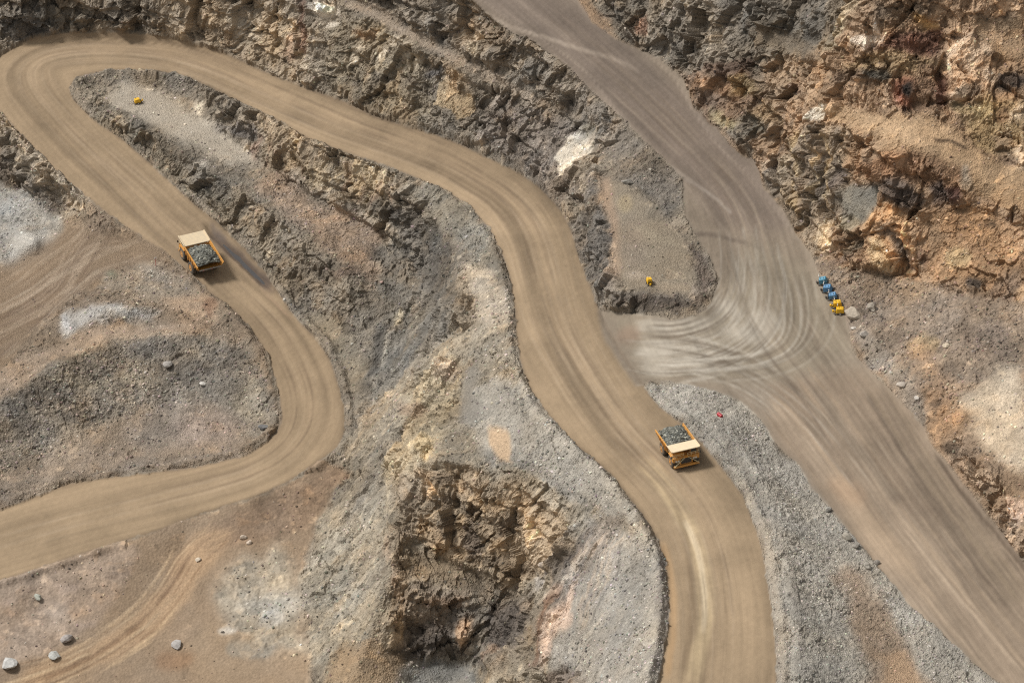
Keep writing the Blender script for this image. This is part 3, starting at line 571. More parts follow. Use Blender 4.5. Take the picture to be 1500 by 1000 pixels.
# ---- lower left floor
patch(P_FLOOR, (156,132,104), soft=2, rock=0, rub=.08)
patch([(-100,880),(100,822),(185,795),(205,800),(190,850),(150,910),(60,960),(0,980),(-100,1010)], (170,148,126), .9, 4, rub=.3)
for _ in range(26): dab(rnd.uniform(0,190), rnd.uniform(830,950), rnd.uniform(4,14), rnd.uniform(3,7), rnd.choice([(190,166,146),(146,124,106),(180,158,140),(128,110,94)]), .5, soft=2)
patch([(300,770),(430,710),(500,680),(505,690),(455,770),(400,790),(340,800)], (148,122,96), .8, 5, rub=.2)
patch([(310,860),(340,825),(420,805),(440,830),(445,900),(455,960),(400,960),(330,920)], (178,168,148), .8, 8, warp=26, rub=.6, rock=.12)
patch([(310,900),(360,930),(450,960),(460,1010),(300,1010),(260,960)], (166,140,108), .7, 5); dab(335,924,14,5,(214,206,192),.85); dab(395,905,18,14,(186,182,172),.6); dab(370,950,40,14,(150,146,132),.5); dab(255,965,30,16,(150,112,76),.6,soft=5)
patch([(0,1010),(80,965),(180,920),(240,850),(285,775),(340,770),(330,800),(290,850),(250,910),(160,970),(60,1010)], (186,152,112), .85, 5, rub=0)
bundle([(320,770),(275,810),(245,860),(205,910),(140,955),(60,990),(-20,1010)], 60, 34, [(204,172,128),(150,116,82),(196,164,122),(140,110,80),(214,184,144)], (1.6, 3.4), (.45, .9)); bundle([(320,770),(275,810),(245,860),(205,910),(140,955),(60,990),(-20,1010)], 34, 14, [(128,100,74),(216,188,146)], (1.6, 2.8), (.5, .9))
bundle([(480,690),(420,740),(350,775),(290,800)], 50, 20, [(168,140,110),(122,100,80),(132,108,84)], (1.6, 4), (.25, .6))
# ---- roads
PAINT_OFF = PAINT.copy()
patch(A_POLY, (163,138,104), soft=1, warp=2, rock=0, rub=0)
patch(B_POLY, (147,131,111), soft=2, warp=4, rock=0, rub=0)
patch([(590,-70),(847,0),(930,70),(1010,150),(1110,240),(1165,340),(1060,330),(1000,262),(893,157),(783,63)], (134,118,104), .9, 10, 6, rock=0, rub=0)
bundle([(740,0),(820,60),(900,120),(980,200),(1060,290),(1120,360)], 70, 30, [(160,142,124),(122,106,92),(132,114,102)])
stroke([(715,20),(755,45),(800,55),(850,72),(905,88),(940,110)],6,(180,162,142),.7,2); stroke([(960,230),(1020,270),(1060,300)],5,(176,160,142),.5,2); stroke([(1000,262),(1040,282),(1075,315),(1060,300)],4,(178,166,152),.6,1)
stroke([(1000,345),(1040,342),(1080,352),(1130,370)],6,(108,94,82),.6,2)
dab(1050,170,20,40,(128,114,100),.4,rot=-40,soft=6); dab(930,100,50,16,(126,112,98),.4,rot=38,soft=6)
patch([(890,455),(1000,468),(1050,440),(1100,350),(1180,390),(1235,460),(1250,520),(1150,560),(1000,555),(940,555)], (152,138,115), .85, 10, 6, rock=0, rub=0)
sw = [(190,180,162),(180,168,148),(122,108,90),(198,188,170),(134,118,98),(116,102,84)]
bundle([(1080,330),(1085,380),(1080,430),(1050,470),(990,490),(930,490)], 60, 30, sw, (1.6, 4.5), (.2, .5)); bundle([(1110,360),(1125,420),(1115,480),(1060,520),(990,535),(930,535)], 60, 34, sw, (1.6, 4.5), (.2, .5))
bundle([(920,500),(1000,520),(1080,540),(1160,590),(1240,680)], 60, 30, sw, (1.6, 4.5), (.15, .45)); bundle([(1180,400),(1190,460),(1220,520),(1270,590),(1330,660)], 60, 26, [(120,104,86),(172,156,132),(134,118,98)], (2, 6))
for a in ((990,478,60,9),(960,515,40,10),(1090,490,34,14),(1000,535,60,8),(1120,470,20,24),(1060,455,24,10)): dab(*a, (196,185,166), .55, soft=4, rot=rnd.uniform(-12, 12), warp=22)
dab(920,490,20,14,(150,122,98),.6,soft=4)
patch([(1130,560),(1260,540),(1340,600),(1440,740),(1520,850),(1700,1100),(1600,1150),(1440,985),(1290,830),(1200,715),(1130,630)], (158,136,111), .8, 8, 6, rock=0, rub=0)
bundle([(1150,560),(1230,660),(1310,770),(1390,870),(1500,1000)], 120, 60, [(186,160,128),(138,118,96),(178,156,130),(128,110,90),(192,168,138)], (2, 6), (.2, .55))
bundle([(1290,560),(1350,660),(1420,760),(1510,880)], 60, 34, [(112,96,80),(130,114,92),(150,130,104)], (2, 7), (.3, .6))
stroke([(1190,560),(1240,640),(1290,700),(1320,740)],16,(112,100,84),.5,5); stroke([(1365,660),(1420,735),(1475,800),(1520,860)],6,(100,84,68),.75,2)
dab(1290,790,70,24,(190,162,128),.5,rot=48,soft=10); dab(1240,720,30,16,(196,160,122),.55,rot=30,soft=6); dab(1300,690,40,10,(132,112,90),.5,rot=50,soft=4); dab(1340,740,40,12,(128,108,88),.45,rot=20,soft=5)
# sand spilled on the haul road near the bottom, wet stripe beside the left truck
stroke([(935,675),(960,690),(990,740),(1020,790),(1033,850),(1035,910),(1022,960),(1010,1010)], 22, (212,184,136), .85, 6); stroke([(1000,760),(1022,800),(1033,860),(1030,930)], 8, (234,210,168), .85, 2); stroke([(945,680),(965,700)],8,(222,194,146),.6,2)
stroke([(970,790),(985,850),(988,920),(975,1000)], 10, (190,150,98), .6, 4)
stroke([(900,640),(985,720),(1010,800),(1015,900),(1000,1000)], 9, (128,106,78), .5, 3)
P_WET = [(300,328),(312,332),(330,348),(352,370),(378,396),(402,424),(384,416),(358,394),(338,374),(322,358),(306,342)]
stroke([(306,336),(340,366),(370,394),(398,421)], 15, (96,82,74), .85, 4, 6); dab(318,340,16,6,(118,104,94),.6,rot=45,warp=10); dab(395,420,14,6,(120,100,84),.6,rot=45,warp=10); stroke([(310,345),(345,385),(385,425),(430,470)],3,(186,152,118),.6)
stroke([(60,60),(150,50),(260,62),(380,108)], 5, (134,112,86), .5, 2)
for p in (A_L, A_R):
    stroke(p, 5, (120,101,80), .4, 2, fade=False)
def wheel_tracks(WL, half, n, cols, span, a=(.15, .45)):
    T = np.gradient(WL, axis=0); T /= np.linalg.norm(T, axis=1)[:, None]; Nn = np.stack([-T[:, 1], T[:, 0]], 1)
    for _ in range(n):
        L_ = rnd.randint(*span); i0 = rnd.randint(0, max(1, len(WL) - L_ - 1)); ii = np.arange(i0, min(len(WL), i0 + L_), 4)
        if len(ii) < 4: continue
        o0, o1 = rnd.uniform(-1, 1), rnd.uniform(-1, 1); o1 = o0 + .35 * (o1 - o0); q = np.linspace(0, 1, len(ii)); off = half * (o0 + (o1 - o0) * q * q * (3 - 2 * q)) * .85
        c, al, wd = rnd.choice(cols), rnd.uniform(*a), rnd.uniform(1.6, 3.6)
        for d in (-2.1, 2.1):
            W2 = WL[ii] + Nn[ii] * (off + d)[:, None]; zz = gz(W2[:, 0].astype(f32), W2[:, 1].astype(f32)); uu, vv2 = proj(W2[:, 0], W2[:, 1], zz)
            stroke(np.stack([uu, vv2], 1), wd, c, al, 1.2, 1)
for G_ in ([(1075,335),(1082,385),(1072,440),(1035,478),(975,490),(900,480)], [(1105,355),(1122,420),(1108,482),(1055,522),(985,532),(920,520)], [(905,505),(985,515),(1070,530),(1150,575),(1225,660),(1290,750)], [(1175,395),(1190,455),(1180,510),(1120,540),(1040,545),(960,545)]):
    GW = resample_w(line_world(smooth_line(G_, 3)), 1.5); wheel_tracks(GW, 5.5, 8, [(112,98,82),(200,190,172),(192,182,164),(120,106,88)], (28, 70), (.25, .6))
wheel_tracks(WA, 8.0, 90, [(124,103,78),(116,96,74),(178,154,122),(184,160,128),(132,110,84)], (30, 130))
wheel_tracks(WB, 10.0, 46, [(118,102,86),(126,108,90),(176,158,134),(168,148,124)], (25, 90), (.15, .4))
M_RUB *= 1
print('paint', round(time.time() - T0, 1))

# ------------------------------------------------------------------ the terrain mesh
NC, NR = 1000, 1020
def half_w(Y): return 1.05 * (52.9 + .1128 * Y)
xi = np.linspace(-1, 1, NC)
ext = 1 + np.cumsum(0.004 * 1.22 ** np.arange(26)); xi = np.concatenate([-ext[::-1], xi, ext]); NCT = len(xi)
ys = np.linspace(528, 896, 1500)
Xc = xi[:, None] * half_w(ys)[None]; Zc = gz(Xc.astype(f32), np.broadcast_to(ys, Xc.shape).astype(f32))
ds = np.hypot(np.diff(ys)[None], 1.25 * np.diff(Zc, axis=1)); cum = np.concatenate([np.zeros((NCT, 1)), np.cumsum(ds, 1)], 1)
cum /= cum[:, -1:]
k = np.ones(9) / 9                                                      # neighbouring columns share nearly the same spacing
cum = np.apply_along_axis(lambda c: np.convolve(np.pad(c, 4, mode='edge'), k, 'valid'), 0, cum)
Yg = np.stack([np.interp(np.linspace(0, 1, NR), cum[c], ys) for c in range(NCT)], 1)       # rows x cols
nearx = 528 - np.cumsum(.6 * 1.25 ** np.arange(28))[::-1]; farx = 896 + np.cumsum(.6 * 1.25 ** np.arange(30))
Yg = np.concatenate([np.broadcast_to(nearx[:, None], (28, NCT)), Yg, np.broadcast_to(farx[:, None], (30, NCT))]); NRT = len(Yg)
Xg = xi[None] * half_w(np.maximum(Yg, 300)); Zg = gz(Xg.astype(f32), Yg.astype(f32)).astype(float)
X = Xg.astype(f32); Y = Yg.astype(f32); Zb = Zg.astype(f32)
GS = GZ
for _ in range(8):
    Q = np.pad(GS, 1, mode='edge'); GS = .2 * (GS + Q[:-2, 1:-1] + Q[2:, 1:-1] + Q[1:-1, :-2] + Q[1:-1, 2:])
gyy, gxx = np.gradient(GS.astype(f32))
sx, sy = gsam(gxx, X, Y), gsam(gyy, X, Y); slope = np.hypot(sx, sy)
nz = 1 / np.sqrt(1 + slope ** 2); nx, ny = -sx * nz, -sy * nz
inside = (np.abs(xi)[None] <= 1.02) & (Yg > 526) & (Yg < 900)
U, V = proj(X, Y, Zb)
def psam(M): return bil(M, (U - PU0) / PS, (V - PV0) / PS)
_e = 5 * fbm(X, Y, Zb * 0, 3.0, 3, .6, seed=55); _e2 = 5 * fbm(X, Y, Zb * 0, 3.0, 3, .6, seed=56)
Ue, Ve = U + _e, V + _e2
oR = ~(in_poly(A_POLY, Ue, Ve) | in_poly(B_POLY, Ue, Ve)) & inside
_iw = np.where(oR.ravel())[0]; _x, _y, _z = X.ravel()[_iw], Y.ravel()[_iw], Zb.ravel()[_iw]
Uw, Vw = U.copy(), V.copy()                                   # ragged, interfingering edges between rock kinds
_wf = np.clip(.04 + .96 * (psam(M_RUB) + (psam(M_ROCK) < 0) + psam(M_ROCK).clip(0, 1)), 0, 1).ravel()[_iw]
Uw.ravel()[_iw] += _wf * 18 * fbm(_x, _y, _z, 7, 4, .5, seed=51); Vw.ravel()[_iw] += _wf * 14 * fbm(_x, _y, _z, 7, 4, .5, seed=52)
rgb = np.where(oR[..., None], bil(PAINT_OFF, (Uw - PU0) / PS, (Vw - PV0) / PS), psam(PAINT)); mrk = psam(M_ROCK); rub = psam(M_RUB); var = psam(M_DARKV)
roadA = in_poly(A_POLY, Ue, Ve); roadB = in_poly(B_POLY, Ue, Ve) & ~roadA
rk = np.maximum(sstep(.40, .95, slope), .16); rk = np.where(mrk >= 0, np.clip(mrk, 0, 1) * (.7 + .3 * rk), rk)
def boxm(a, r):
    for ax in (0, 1):
        q = np.cumsum(np.pad(a, [(r + 1, r) if b == ax else (0, 0) for b in (0, 1)], mode='edge'), axis=ax, dtype=np.float64)
        a = ((np.take(q, range(2 * r + 1, 2 * r + 1 + a.shape[ax]), ax) - np.take(q, range(a.shape[ax]), ax)) / (2 * r + 1)).astype(f32)
    return a
rk = boxm(rk, 3)
rk = np.where(roadA | roadB, 0, np.maximum(rk, .26 * rub * (.55 + .9 * fbm(X, Y, Zb, 8, 2, seed=57)))).astype(f32).clip(0, 1)
dz = np.zeros_like(Zb); dn = np.zeros_like(Zb)
# relief of the rock: buttresses, fractured blocks, splinters
I = np.where((rk > .02).ravel() & inside.ravel())[0]
x, y, z, r = X.ravel()[I], Y.ravel()[I], Zb.ravel()[I], rk.ravel()[I]
wx_ = fbm(x, y, z, 9, 2, seed=21) * 2.0; wy_ = fbm(x, y, z, 9, 2, seed=22) * 2.0
jx = .86 * x + .35 * y + .37 * z + wx_; jy = -.42 * x + .88 * y + .2 * z + wy_; jz = -.26 * x - .33 * y + .91 * z       # joint directions of the rock mass
big = fbm(x + wx_, y + wy_, z * .5, 12.0, 3, seed=1)
w1, e1, r1 = worley(jx, jy * .8, jz * .62, 5.2, 1)
w0, e0, r0 = worley(x + wx_ * 1.5, y + wy_ * 1.5, z * .8, 11.0, 5)
w2, e2, r2 = worley(jx * .8, jy, jz * .6, 2.3, 2)
w3, e3, r3 = worley(jx, jy, jz * .7, 1.05, 3)
jw = 1.6 * fbm(x, y, z, 3.5, 3, .6, seed=23)
rib = fbm(jx + jw, jy - jw, jz * .3 + jw, 2.9, 3, .6, seed=8, ridged=True)
zone_a = sstep(-.3, .25, fbm(x, y, z, 15, 2, seed=9))                 # some stretches are blocky, others splintered
lz = (z + 2.2 * fbm(x, y, z, 10, 2, seed=10)) / 5.0; led = lz - np.floor(lz); ledge = np.where(led < .8, led / .8, (1 - led) / .2) - .5
dnI = r * (2.2 * big + 2.6 * w0 * sstep(.4, .85, r) + (.7 + 1.1 * zone_a) * w1 + (.75 + .55 * zone_a) * w2 + (.40 + .5 * (r < .3)) * w3 + (1.0 - .7 * zone_a) * .42 * rib - 1.3 * ledge * (.4 + .6 * zone_a) * sstep(.3, .8, r))
dn.ravel()[I] = dnI
cavI = np.zeros(len(I), f32)
# colour of the rock varies from block to block
cl = rgb.reshape(-1, 3)
vv_ = var.ravel()[I] * (.55 + .45 * r)
lum = 1 + .34 * sstep(.3, 1, r) + vv_ * (.16 * r1 + .20 * r2 + .20 * r3 + .18 * fbm(x, y, z * .5, 14, 2, seed=31) + .14 * rib)  # rock faces also lightened in colour to make up for their shading
och = sstep(.1, .7, fbm(x, y, z * .6, 5.0, 3, seed=41) + .25 * r2) * vv_ * .5
drk = sstep(.12, .6, fbm(x, y, z * .5, 6.0, 3, seed=43) + .3 * r3) * vv_
pal = sstep(.42, .62, fbm(x, y, z * .5, 3.2, 3, seed=47) + .25 * r3) * vv_
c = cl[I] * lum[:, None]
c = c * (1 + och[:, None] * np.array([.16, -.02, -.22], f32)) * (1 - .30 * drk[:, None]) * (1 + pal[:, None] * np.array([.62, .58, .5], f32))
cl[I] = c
print('rock', len(I), round(time.time() - T0, 1))
# loose ground, rubble, roads
In = np.where(inside.ravel())[0]
x, y, z = X.ravel()[In], Y.ravel()[In], Zb.ravel()[In]
offroad = np.where(roadA | roadB, 0, 1).ravel()[In]; ru = rub.ravel()[In]
n2 = fbm(x, y, z, 4.0, 4, seed=2); n3 = fbm(x, y, z, .9, 2, seed=5)
G = np.zeros(len(In), f32)
n1_ = fbm(x, y, z, 11, 3, seed=19)
G += offroad * np.clip(.35 + 1.2 * ru + rk.ravel()[In], 0, 1) * (.8 * n1_ + .5 * n2 + .10 * n3 + ru * .26 * n3)
sA, tA = gsam(G_SA, x, y), gsam(G_TA, x, y); sB, tB = gsam(G_SB, x, y), gsam(G_TB, x, y)
onA = roadA.ravel()[In]; onB = roadB.ravel()[In]
rutA = fbm(tA, sA * .02, tA * 0, 1.5, 3, seed=6); rutB = fbm(tB, sB * .03, tB * 0, 2.0, 3, seed=7)
G += np.where(onA, .07 * rutA + .03 * n2, 0) + np.where(onB, .10 * rutB + .08 * n2, 0)
# windrows of rubble pushed up along the haul road
dE = np.minimum(gsam(G_DL, x, y), gsam(G_DR, x, y)); u_, v_ = U.ravel()[In], V.ravel()[In]
opening = in_poly([(120,285),(265,360),(265,420),(120,380)], u_, v_) | in_poly([(185,760),(460,690),(520,690),(450,800),(185,830)], u_, v_) | in_poly(B_POLY, u_, v_)
G += np.where(~onA & ~opening, (1.0 + .7 * n2) * np.exp(-((dE - 1.6) / 1.1) ** 2), 0)
# drain trench beside the left truck
wet = bil(pmask(P_WET, 2, 1), (u_ - PU0) / PS, (v_ - PV0) / PS)
G -= 0.8 * wet * np.where(onA, 1, 1)
dz.ravel()[In] = G
# colour mottling of ground
brk = np.clip(.3 + 1.2 * ru + rk.ravel()[In], 0, 1) * offroad
lum = 1 + brk * (.20 * fbm(x, y, z, 2.2, 3, seed=12) + .16 * fbm(x, y, z, .6, 2, seed=13)) + (.06 + .20 * brk) * fbm(x, y, z, 13, 3, seed=14)
cl[In] *= lum[:, None]
hue = fbm(x, y, z, 9, 3, seed=15) * brk * var.ravel()[In].clip(.35, 1)
cl[In] *= (1 + hue[:, None] * np.array([.10, 0, -.14], f32))
lA = 1 + np.where(onA | onB, .22 * fbm(x, y, z, 9, 4, .6, seed=71) + .06 * fbm(x, y, z, 1.2, 2, seed=72), 0) + np.where(onA, (.34 + .3 * fbm(x, y, z, 25, 2, seed=73)) * fbm(tA, sA * .012, tA * 0, 4.4, 3, .5, seed=16) + .03 * fbm(tA, sA * .05, tA * 0, 1.0, 2, seed=17), 0) + np.where(onB, .22 * fbm(tB, sB * .02, tB * 0, 4.0, 3, .5, seed=18), 0)
cl[In] *= lA[:, None]
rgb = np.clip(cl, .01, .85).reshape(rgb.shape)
PX = X + nx * dn; PY = Y + ny * dn; PZ = Zb + nz * dn + dz
print('relief', round(time.time() - T0, 1))

# ------------------------------------------------------------------ materials
def newmat(name):
    m = bpy.data.materials.new(name); m.use_nodes = True; t = m.node_tree; b = t.nodes['Principled BSDF']
    return m, t, b
def nd(t, typ, **kw):
    n = t.nodes.new(typ)
    for k_, v_ in kw.items(): setattr(n, k_, v_)
    return n
def ground_mat(name, noise_scale, contrast, bump, rough=.95, streak=False):
    m, t, b = newmat(name); L = t.links
    at = nd(t, 'ShaderNodeAttribute', attribute_name='Col'); geo = nd(t, 'ShaderNodeNewGeometry')
    n1 = nd(t, 'ShaderNodeTexNoise'); n1.inputs['Scale'].default_value = noise_scale; n1.inputs['Detail'].default_value = 5; n1.inputs['Roughness'].default_value = .7
    if streak:
        st = nd(t, 'ShaderNodeAttribute', attribute_name='road_st'); L.new(st.outputs['Vector'], n1.inputs['Vector'])
    else: L.new(geo.outputs['Position'], n1.inputs['Vector'])
    mr = nd(t, 'ShaderNodeMapRange'); mr.inputs['From Min'].default_value = .25; mr.inputs['From Max'].default_value = .75
    mr.inputs['To Min'].default_value = 1 - contrast; mr.inputs['To Max'].default_value = 1 + contrast
    L.new(n1.outputs['Fac'], mr.inputs['Value'])
    mx = nd(t, 'ShaderNodeMix', data_type='RGBA', blend_type='MULTIPLY'); mx.inputs['Factor'].default_value = 1
    L.new(at.outputs['Color'], mx.inputs['A']); L.new(mr.outputs['Result'], mx.inputs['B']); L.new(mx.outputs['Result'], b.inputs['Base Color'])
    vo = nd(t, 'ShaderNodeTexVoronoi'); vo.inputs['Scale'].default_value = noise_scale * 1.3; L.new(geo.outputs['Position'], vo.inputs['Vector'])
    bp = nd(t, 'ShaderNodeBump'); bp.inputs['Strength'].default_value = bump; bp.inputs['Distance'].default_value = .25
    ad = nd(t, 'ShaderNodeMath', operation='ADD'); L.new(n1.outputs['Fac'], ad.inputs[0]); L.new(vo.outputs['Distance'], ad.inputs[1])
    L.new(ad.outputs[0], bp.inputs['Height']); L.new(bp.outputs['Normal'], b.inputs['Normal'])
    b.inputs['Roughness'].default_value = rough; b.inputs['Specular IOR Level'].default_value = .2
    return m
M_ROCKM = ground_mat('broken_rock', 2.0, .40, .8)
M_GRAV = ground_mat('loose_gravel', 2.6, .40, .9)
M_ROAD = ground_mat('packed_dirt', .55, .14, .3, streak=True)
M_DIRT = ground_mat('dusty_ground', 1.1, .20, .5)

# ------------------------------------------------------------------ cut the sheet into its zones (shared edges, no gaps)
Uc = .25 * (U[:-1, :-1] + U[1:, :-1] + U[:-1, 1:] + U[1:, 1:]); Vc = .25 * (V[:-1, :-1] + V[1:, :-1] + V[:-1, 1:] + V[1:, 1:])
zone = np.full(Uc.shape, 2, np.int8)
for P, i in ((P_UPPER, 3), (P_RIGHT, 4), (P_GRAVEL, 5), (P_WEST, 6), (P_FLOOR, 7), (B_POLY, 1), (A_POLY, 0)):
    zone[in_poly(P, Uc, Vc)] = i
fin = inside[:-1, :-1] & inside[1:, 1:]; zone[~fin] = 8
ZN = [('haul_road', 'wide tan dirt haul road winding through a hairpin bend down the pit', M_ROAD),
      ('access_road', 'greyish dirt road and turning yard beside the orange rock wall', M_ROAD),
      ('rock_spur', 'broken rock spur with hollow and dark bowl between the two legs of the haul road', M_ROCKM),
      ('benched_rock_wall', 'benched grey and tan rock wall above the upper leg of the haul road', M_ROCKM),
      ('orange_rock_wall', 'orange and brown blasted rock wall rising behind the blue and yellow machines', M_ROCKM),
      ('gravel_bank', 'long grey gravel bank separating the haul road from the access road', M_GRAV),
      ('rubble_mound', 'rubble covered mound inside the lower bend of the haul road', M_GRAV),
      ('pit_floor', 'dusty tan pit floor with a curving side track', M_DIRT),
      ('terrain', 'rocky ground stretching beyond the pit', M_ROCKM)]
vid = np.arange(NRT * NCT, dtype=np.int32).reshape(NRT, NCT)
quads = np.stack([vid[:-1, :-1], vid[:-1, 1:], vid[1:, 1:], vid[1:, :-1]], -1)
PP = np.stack([PX, PY, PZ], -1).reshape(-1, 3).astype(f32); CC = rgb.reshape(-1, 3)
zf = lambda M_: gsam(M_, X, Y).ravel()
stA = np.stack([zf(G_TA) * .8, zf(G_SA) * .025, np.zeros(PP.shape[0], f32)], 1); stB = np.stack([zf(G_TB) * .8, zf(G_SB) * .04, np.zeros(PP.shape[0], f32)], 1)
def link_mesh(name, V_, F_, mat, parent=None, smooth=False):
    me = bpy.data.meshes.new(name); V_ = np.asarray(V_, f32); F_ = np.asarray(F_, np.int32)
    me.vertices.add(len(V_)); me.vertices.foreach_set('co', V_.ravel())
    n = F_.shape[1]; me.loops.add(F_.size); me.loops.foreach_set('vertex_index', F_.ravel())
    me.polygons.add(len(F_)); me.polygons.foreach_set('loop_start', np.arange(0, F_.size, n, dtype=np.int32)); me.polygons.foreach_set('loop_total', np.full(len(F_), n, np.int32))
    me.polygons.foreach_set('use_smooth', np.full(len(F_), smooth)); me.update(calc_edges=True)
    me.materials.append(mat); o = bpy.data.objects.new(name, me); COL.objects.link(o)
    if parent: o.parent = parent
    return o
def setcol(me, C):
    a = me.attributes.new('Col', 'FLOAT_COLOR', 'POINT'); a.data.foreach_set('color', np.concatenate([C, np.ones((len(C), 1), f32)], 1).astype(f32).ravel())
for zi_, (nm, lb, mt) in enumerate(ZN):
    F = quads[zone == zi_]
    if not len(F): continue
    ids = np.unique(F); remap = np.empty(NRT * NCT, np.int32); remap[ids] = np.arange(len(ids), dtype=np.int32)
    o = link_mesh(nm, PP[ids], remap[F], mt, smooth=zi_ in (0, 1, 7)); o['kind'] = 'structure'; o['label'] = lb
    setcol(o.data, CC[ids])
    if zi_ in (0, 1):
        a = o.data.attributes.new('road_st', 'FLOAT_VECTOR', 'POINT'); a.data.foreach_set('vector', (stA if zi_ == 0 else stB)[ids].ravel())
print('terrain', round(time.time() - T0, 1))

# ------------------------------------------------------------------ loose stones: one mass of stones per zone, instanced on points
def stone_mesh(name, seed, flat=.75, nsub=1):
    """a broken, faceted stone about 1 m across"""
    import bmesh
    rs = np.random.RandomState(seed); bm = bmesh.new(); bmesh.ops.create_icosphere(bm, subdivisions=nsub, radius=.5)
    sc = np.array([1.0, rs.uniform(.6, .95), rs.uniform(.5, flat)])
    pl = rs.normal(size=(9, 3)); pl /= np.linalg.norm(pl, axis=1)[:, None]; pd = rs.uniform(.26, .44, 9)
    for v in bm.verts:
        p = np.array(v.co) * (1 + .12 * rs.normal())
        for n, d in zip(pl, pd):
            q = p @ n
            if q > d: p = p - n * (q - d)
        v.co = p * sc * 1.15
    me = bpy.data.meshes.new(name); bm.to_mesh(me); bm.free(); return me
def stone_mat(name):
    m, t, b = newmat(name); L = t.links
    at = nd(t, 'ShaderNodeAttribute', attribute_name='stone_col', attribute_type='INSTANCER')
    L.new(at.outputs['Color'], b.inputs['Base Color']); b.inputs['Roughness'].default_value = .95; b.inputs['Specular IOR Level'].default_value = .2
    return m
M_STONE = stone_mat('loose_stone')
protos = bpy.data.collections.new('stone_shapes')
for i in range(6):
    me = stone_mesh('stone', 100 + i); me.materials.append(M_STONE); protos.objects.link(bpy.data.objects.new('stone', me))
def scatter_nodes():
    g = bpy.data.node_groups.new('scatter', 'GeometryNodeTree')
    g.interface.new_socket('Geometry', in_out='INPUT', socket_type='NodeSocketGeometry'); g.interface.new_socket('Geometry', in_out='OUTPUT', socket_type='NodeSocketGeometry')
    gi = g.nodes.new('NodeGroupInput'); go = g.nodes.new('NodeGroupOutput')
    ci = g.nodes.new('GeometryNodeCollectionInfo'); ci.inputs['Collection'].default_value = protos; ci.inputs['Separate Children'].default_value = True; ci.inputs['Reset Children'].default_value = True
    ip = g.nodes.new('GeometryNodeInstanceOnPoints'); ip.inputs['Pick Instance'].default_value = True
    def na(name, typ):
        n = g.nodes.new('GeometryNodeInputNamedAttribute'); n.data_type = typ; n.inputs['Name'].default_value = name; return n.outputs['Attribute']
    L = g.links
    L.new(gi.outputs[0], ip.inputs['Points']); L.new(ci.outputs[0], ip.inputs['Instance'])
    L.new(na('pick', 'INT'), ip.inputs['Instance Index']); L.new(na('size', 'FLOAT_VECTOR'), ip.inputs['Scale'])
    er = g.nodes.new('FunctionNodeEulerToRotation'); L.new(na('turn', 'FLOAT_VECTOR'), er.inputs[0]); L.new(er.outputs[0], ip.inputs['Rotation'])
    L.new(ip.outputs[0], go.inputs[0]); return g
SCAT = scatter_nodes()
rs = np.random.RandomState(5)
cell = np.abs((X[:-1, 1:] - X[:-1, :-1]) * (Y[1:, :-1] - Y[:-1, :-1]))
rubc = rub[:-1, :-1] * (1 - .6 * rk[:-1, :-1]) + .12 * (rk[:-1, :-1] > .15)
clump = .35 + 1.3 * sstep(-.25, .45, fbm(X[:-1, :-1], Y[:-1, :-1], Zb[:-1, :-1], 5, 3, seed=61))
dens = np.where(roadA[:-1, :-1] | roadB[:-1, :-1] | ~fin, 0, rubc * clump)
def scatter(name, label, zi_, per_m2, smin=.16, smax=1.0):
    wgt = np.where(zone == zi_, cell * dens, 0).ravel(); tot = wgt.sum(); n = int(tot * per_m2)
    idx = np.searchsorted(np.cumsum(wgt / tot), rs.rand(n)).clip(0, wgt.size - 1); i, j = np.unravel_index(idx, zone.shape)
    fx, fy = rs.rand(n, 1), rs.rand(n, 1); P3 = PP.reshape(NRT, NCT, 3); C3 = CC.reshape(NRT, NCT, 3)
    P = (P3[i, j] * (1 - fx) + P3[i, j + 1] * fx) * (1 - fy) + (P3[i + 1, j] * (1 - fx) + P3[i + 1, j + 1] * fx) * fy
    s = smin + (smax - smin) * rs.rand(n) ** 3.2
    big_ = rs.rand(n) < .006; s = np.where(big_, s + rs.rand(n) * .7, s)
    me = bpy.data.meshes.new(name); me.vertices.add(n); me.vertices.foreach_set('co', P.astype(f32).ravel())
    C = C3[i, j] * np.clip(1.15 + .5 * rs.normal(size=(n, 1)), .4, 2.5) * (1 + .06 * rs.normal(size=(n, 3)))
    C = C + .18 * (C.mean(1, keepdims=True) - C)
    a = me.attributes.new('stone_col', 'FLOAT_COLOR', 'POINT'); a.data.foreach_set('color', np.concatenate([np.clip(C, .015, .8), np.ones((n, 1))], 1).astype(f32).ravel())
    a = me.attributes.new('size', 'FLOAT_VECTOR', 'POINT'); a.data.foreach_set('vector', (s[:, None] * rs.uniform(.8, 1.2, (n, 3))).astype(f32).ravel())
    a = me.attributes.new('turn', 'FLOAT_VECTOR', 'POINT'); a.data.foreach_set('vector', np.stack([rs.normal(0, .5, n), rs.normal(0, .5, n), rs.uniform(0, 6.28, n)], 1).astype(f32).ravel())
    a = me.attributes.new('pick', 'INT', 'POINT'); a.data.foreach_set('value', rs.randint(0, 6, n).astype(np.int32))
    o = bpy.data.objects.new(name, me); COL.objects.link(o); md = o.modifiers.new('scatter', 'NODES'); md.node_group = SCAT
    me.materials.append(M_STONE); o['kind'] = 'stuff'; o['label'] = label; o['category'] = 'rubble'
    print(name, n)
scatter('rubble', 'loose stones strewn over the central rock spur and its ledges', 2, 3.0)
scatter('rubble', 'loose stones on the benched wall above the upper haul road', 3, 2.6)
scatter('rubble', 'broken orange and grey stones heaped below the orange wall', 4, 3.0)
scatter('gravel', 'coarse grey gravel covering the bank between the two roads', 5, 5.0, .14, .6)
scatter('rubble', 'grey brown rubble covering the mound inside the lower bend', 6, 3.6)
scatter('rubble', 'scattered stones on the dusty pit floor beside the side track', 7, 1.6)
print('stones', round(time.time() - T0, 1))

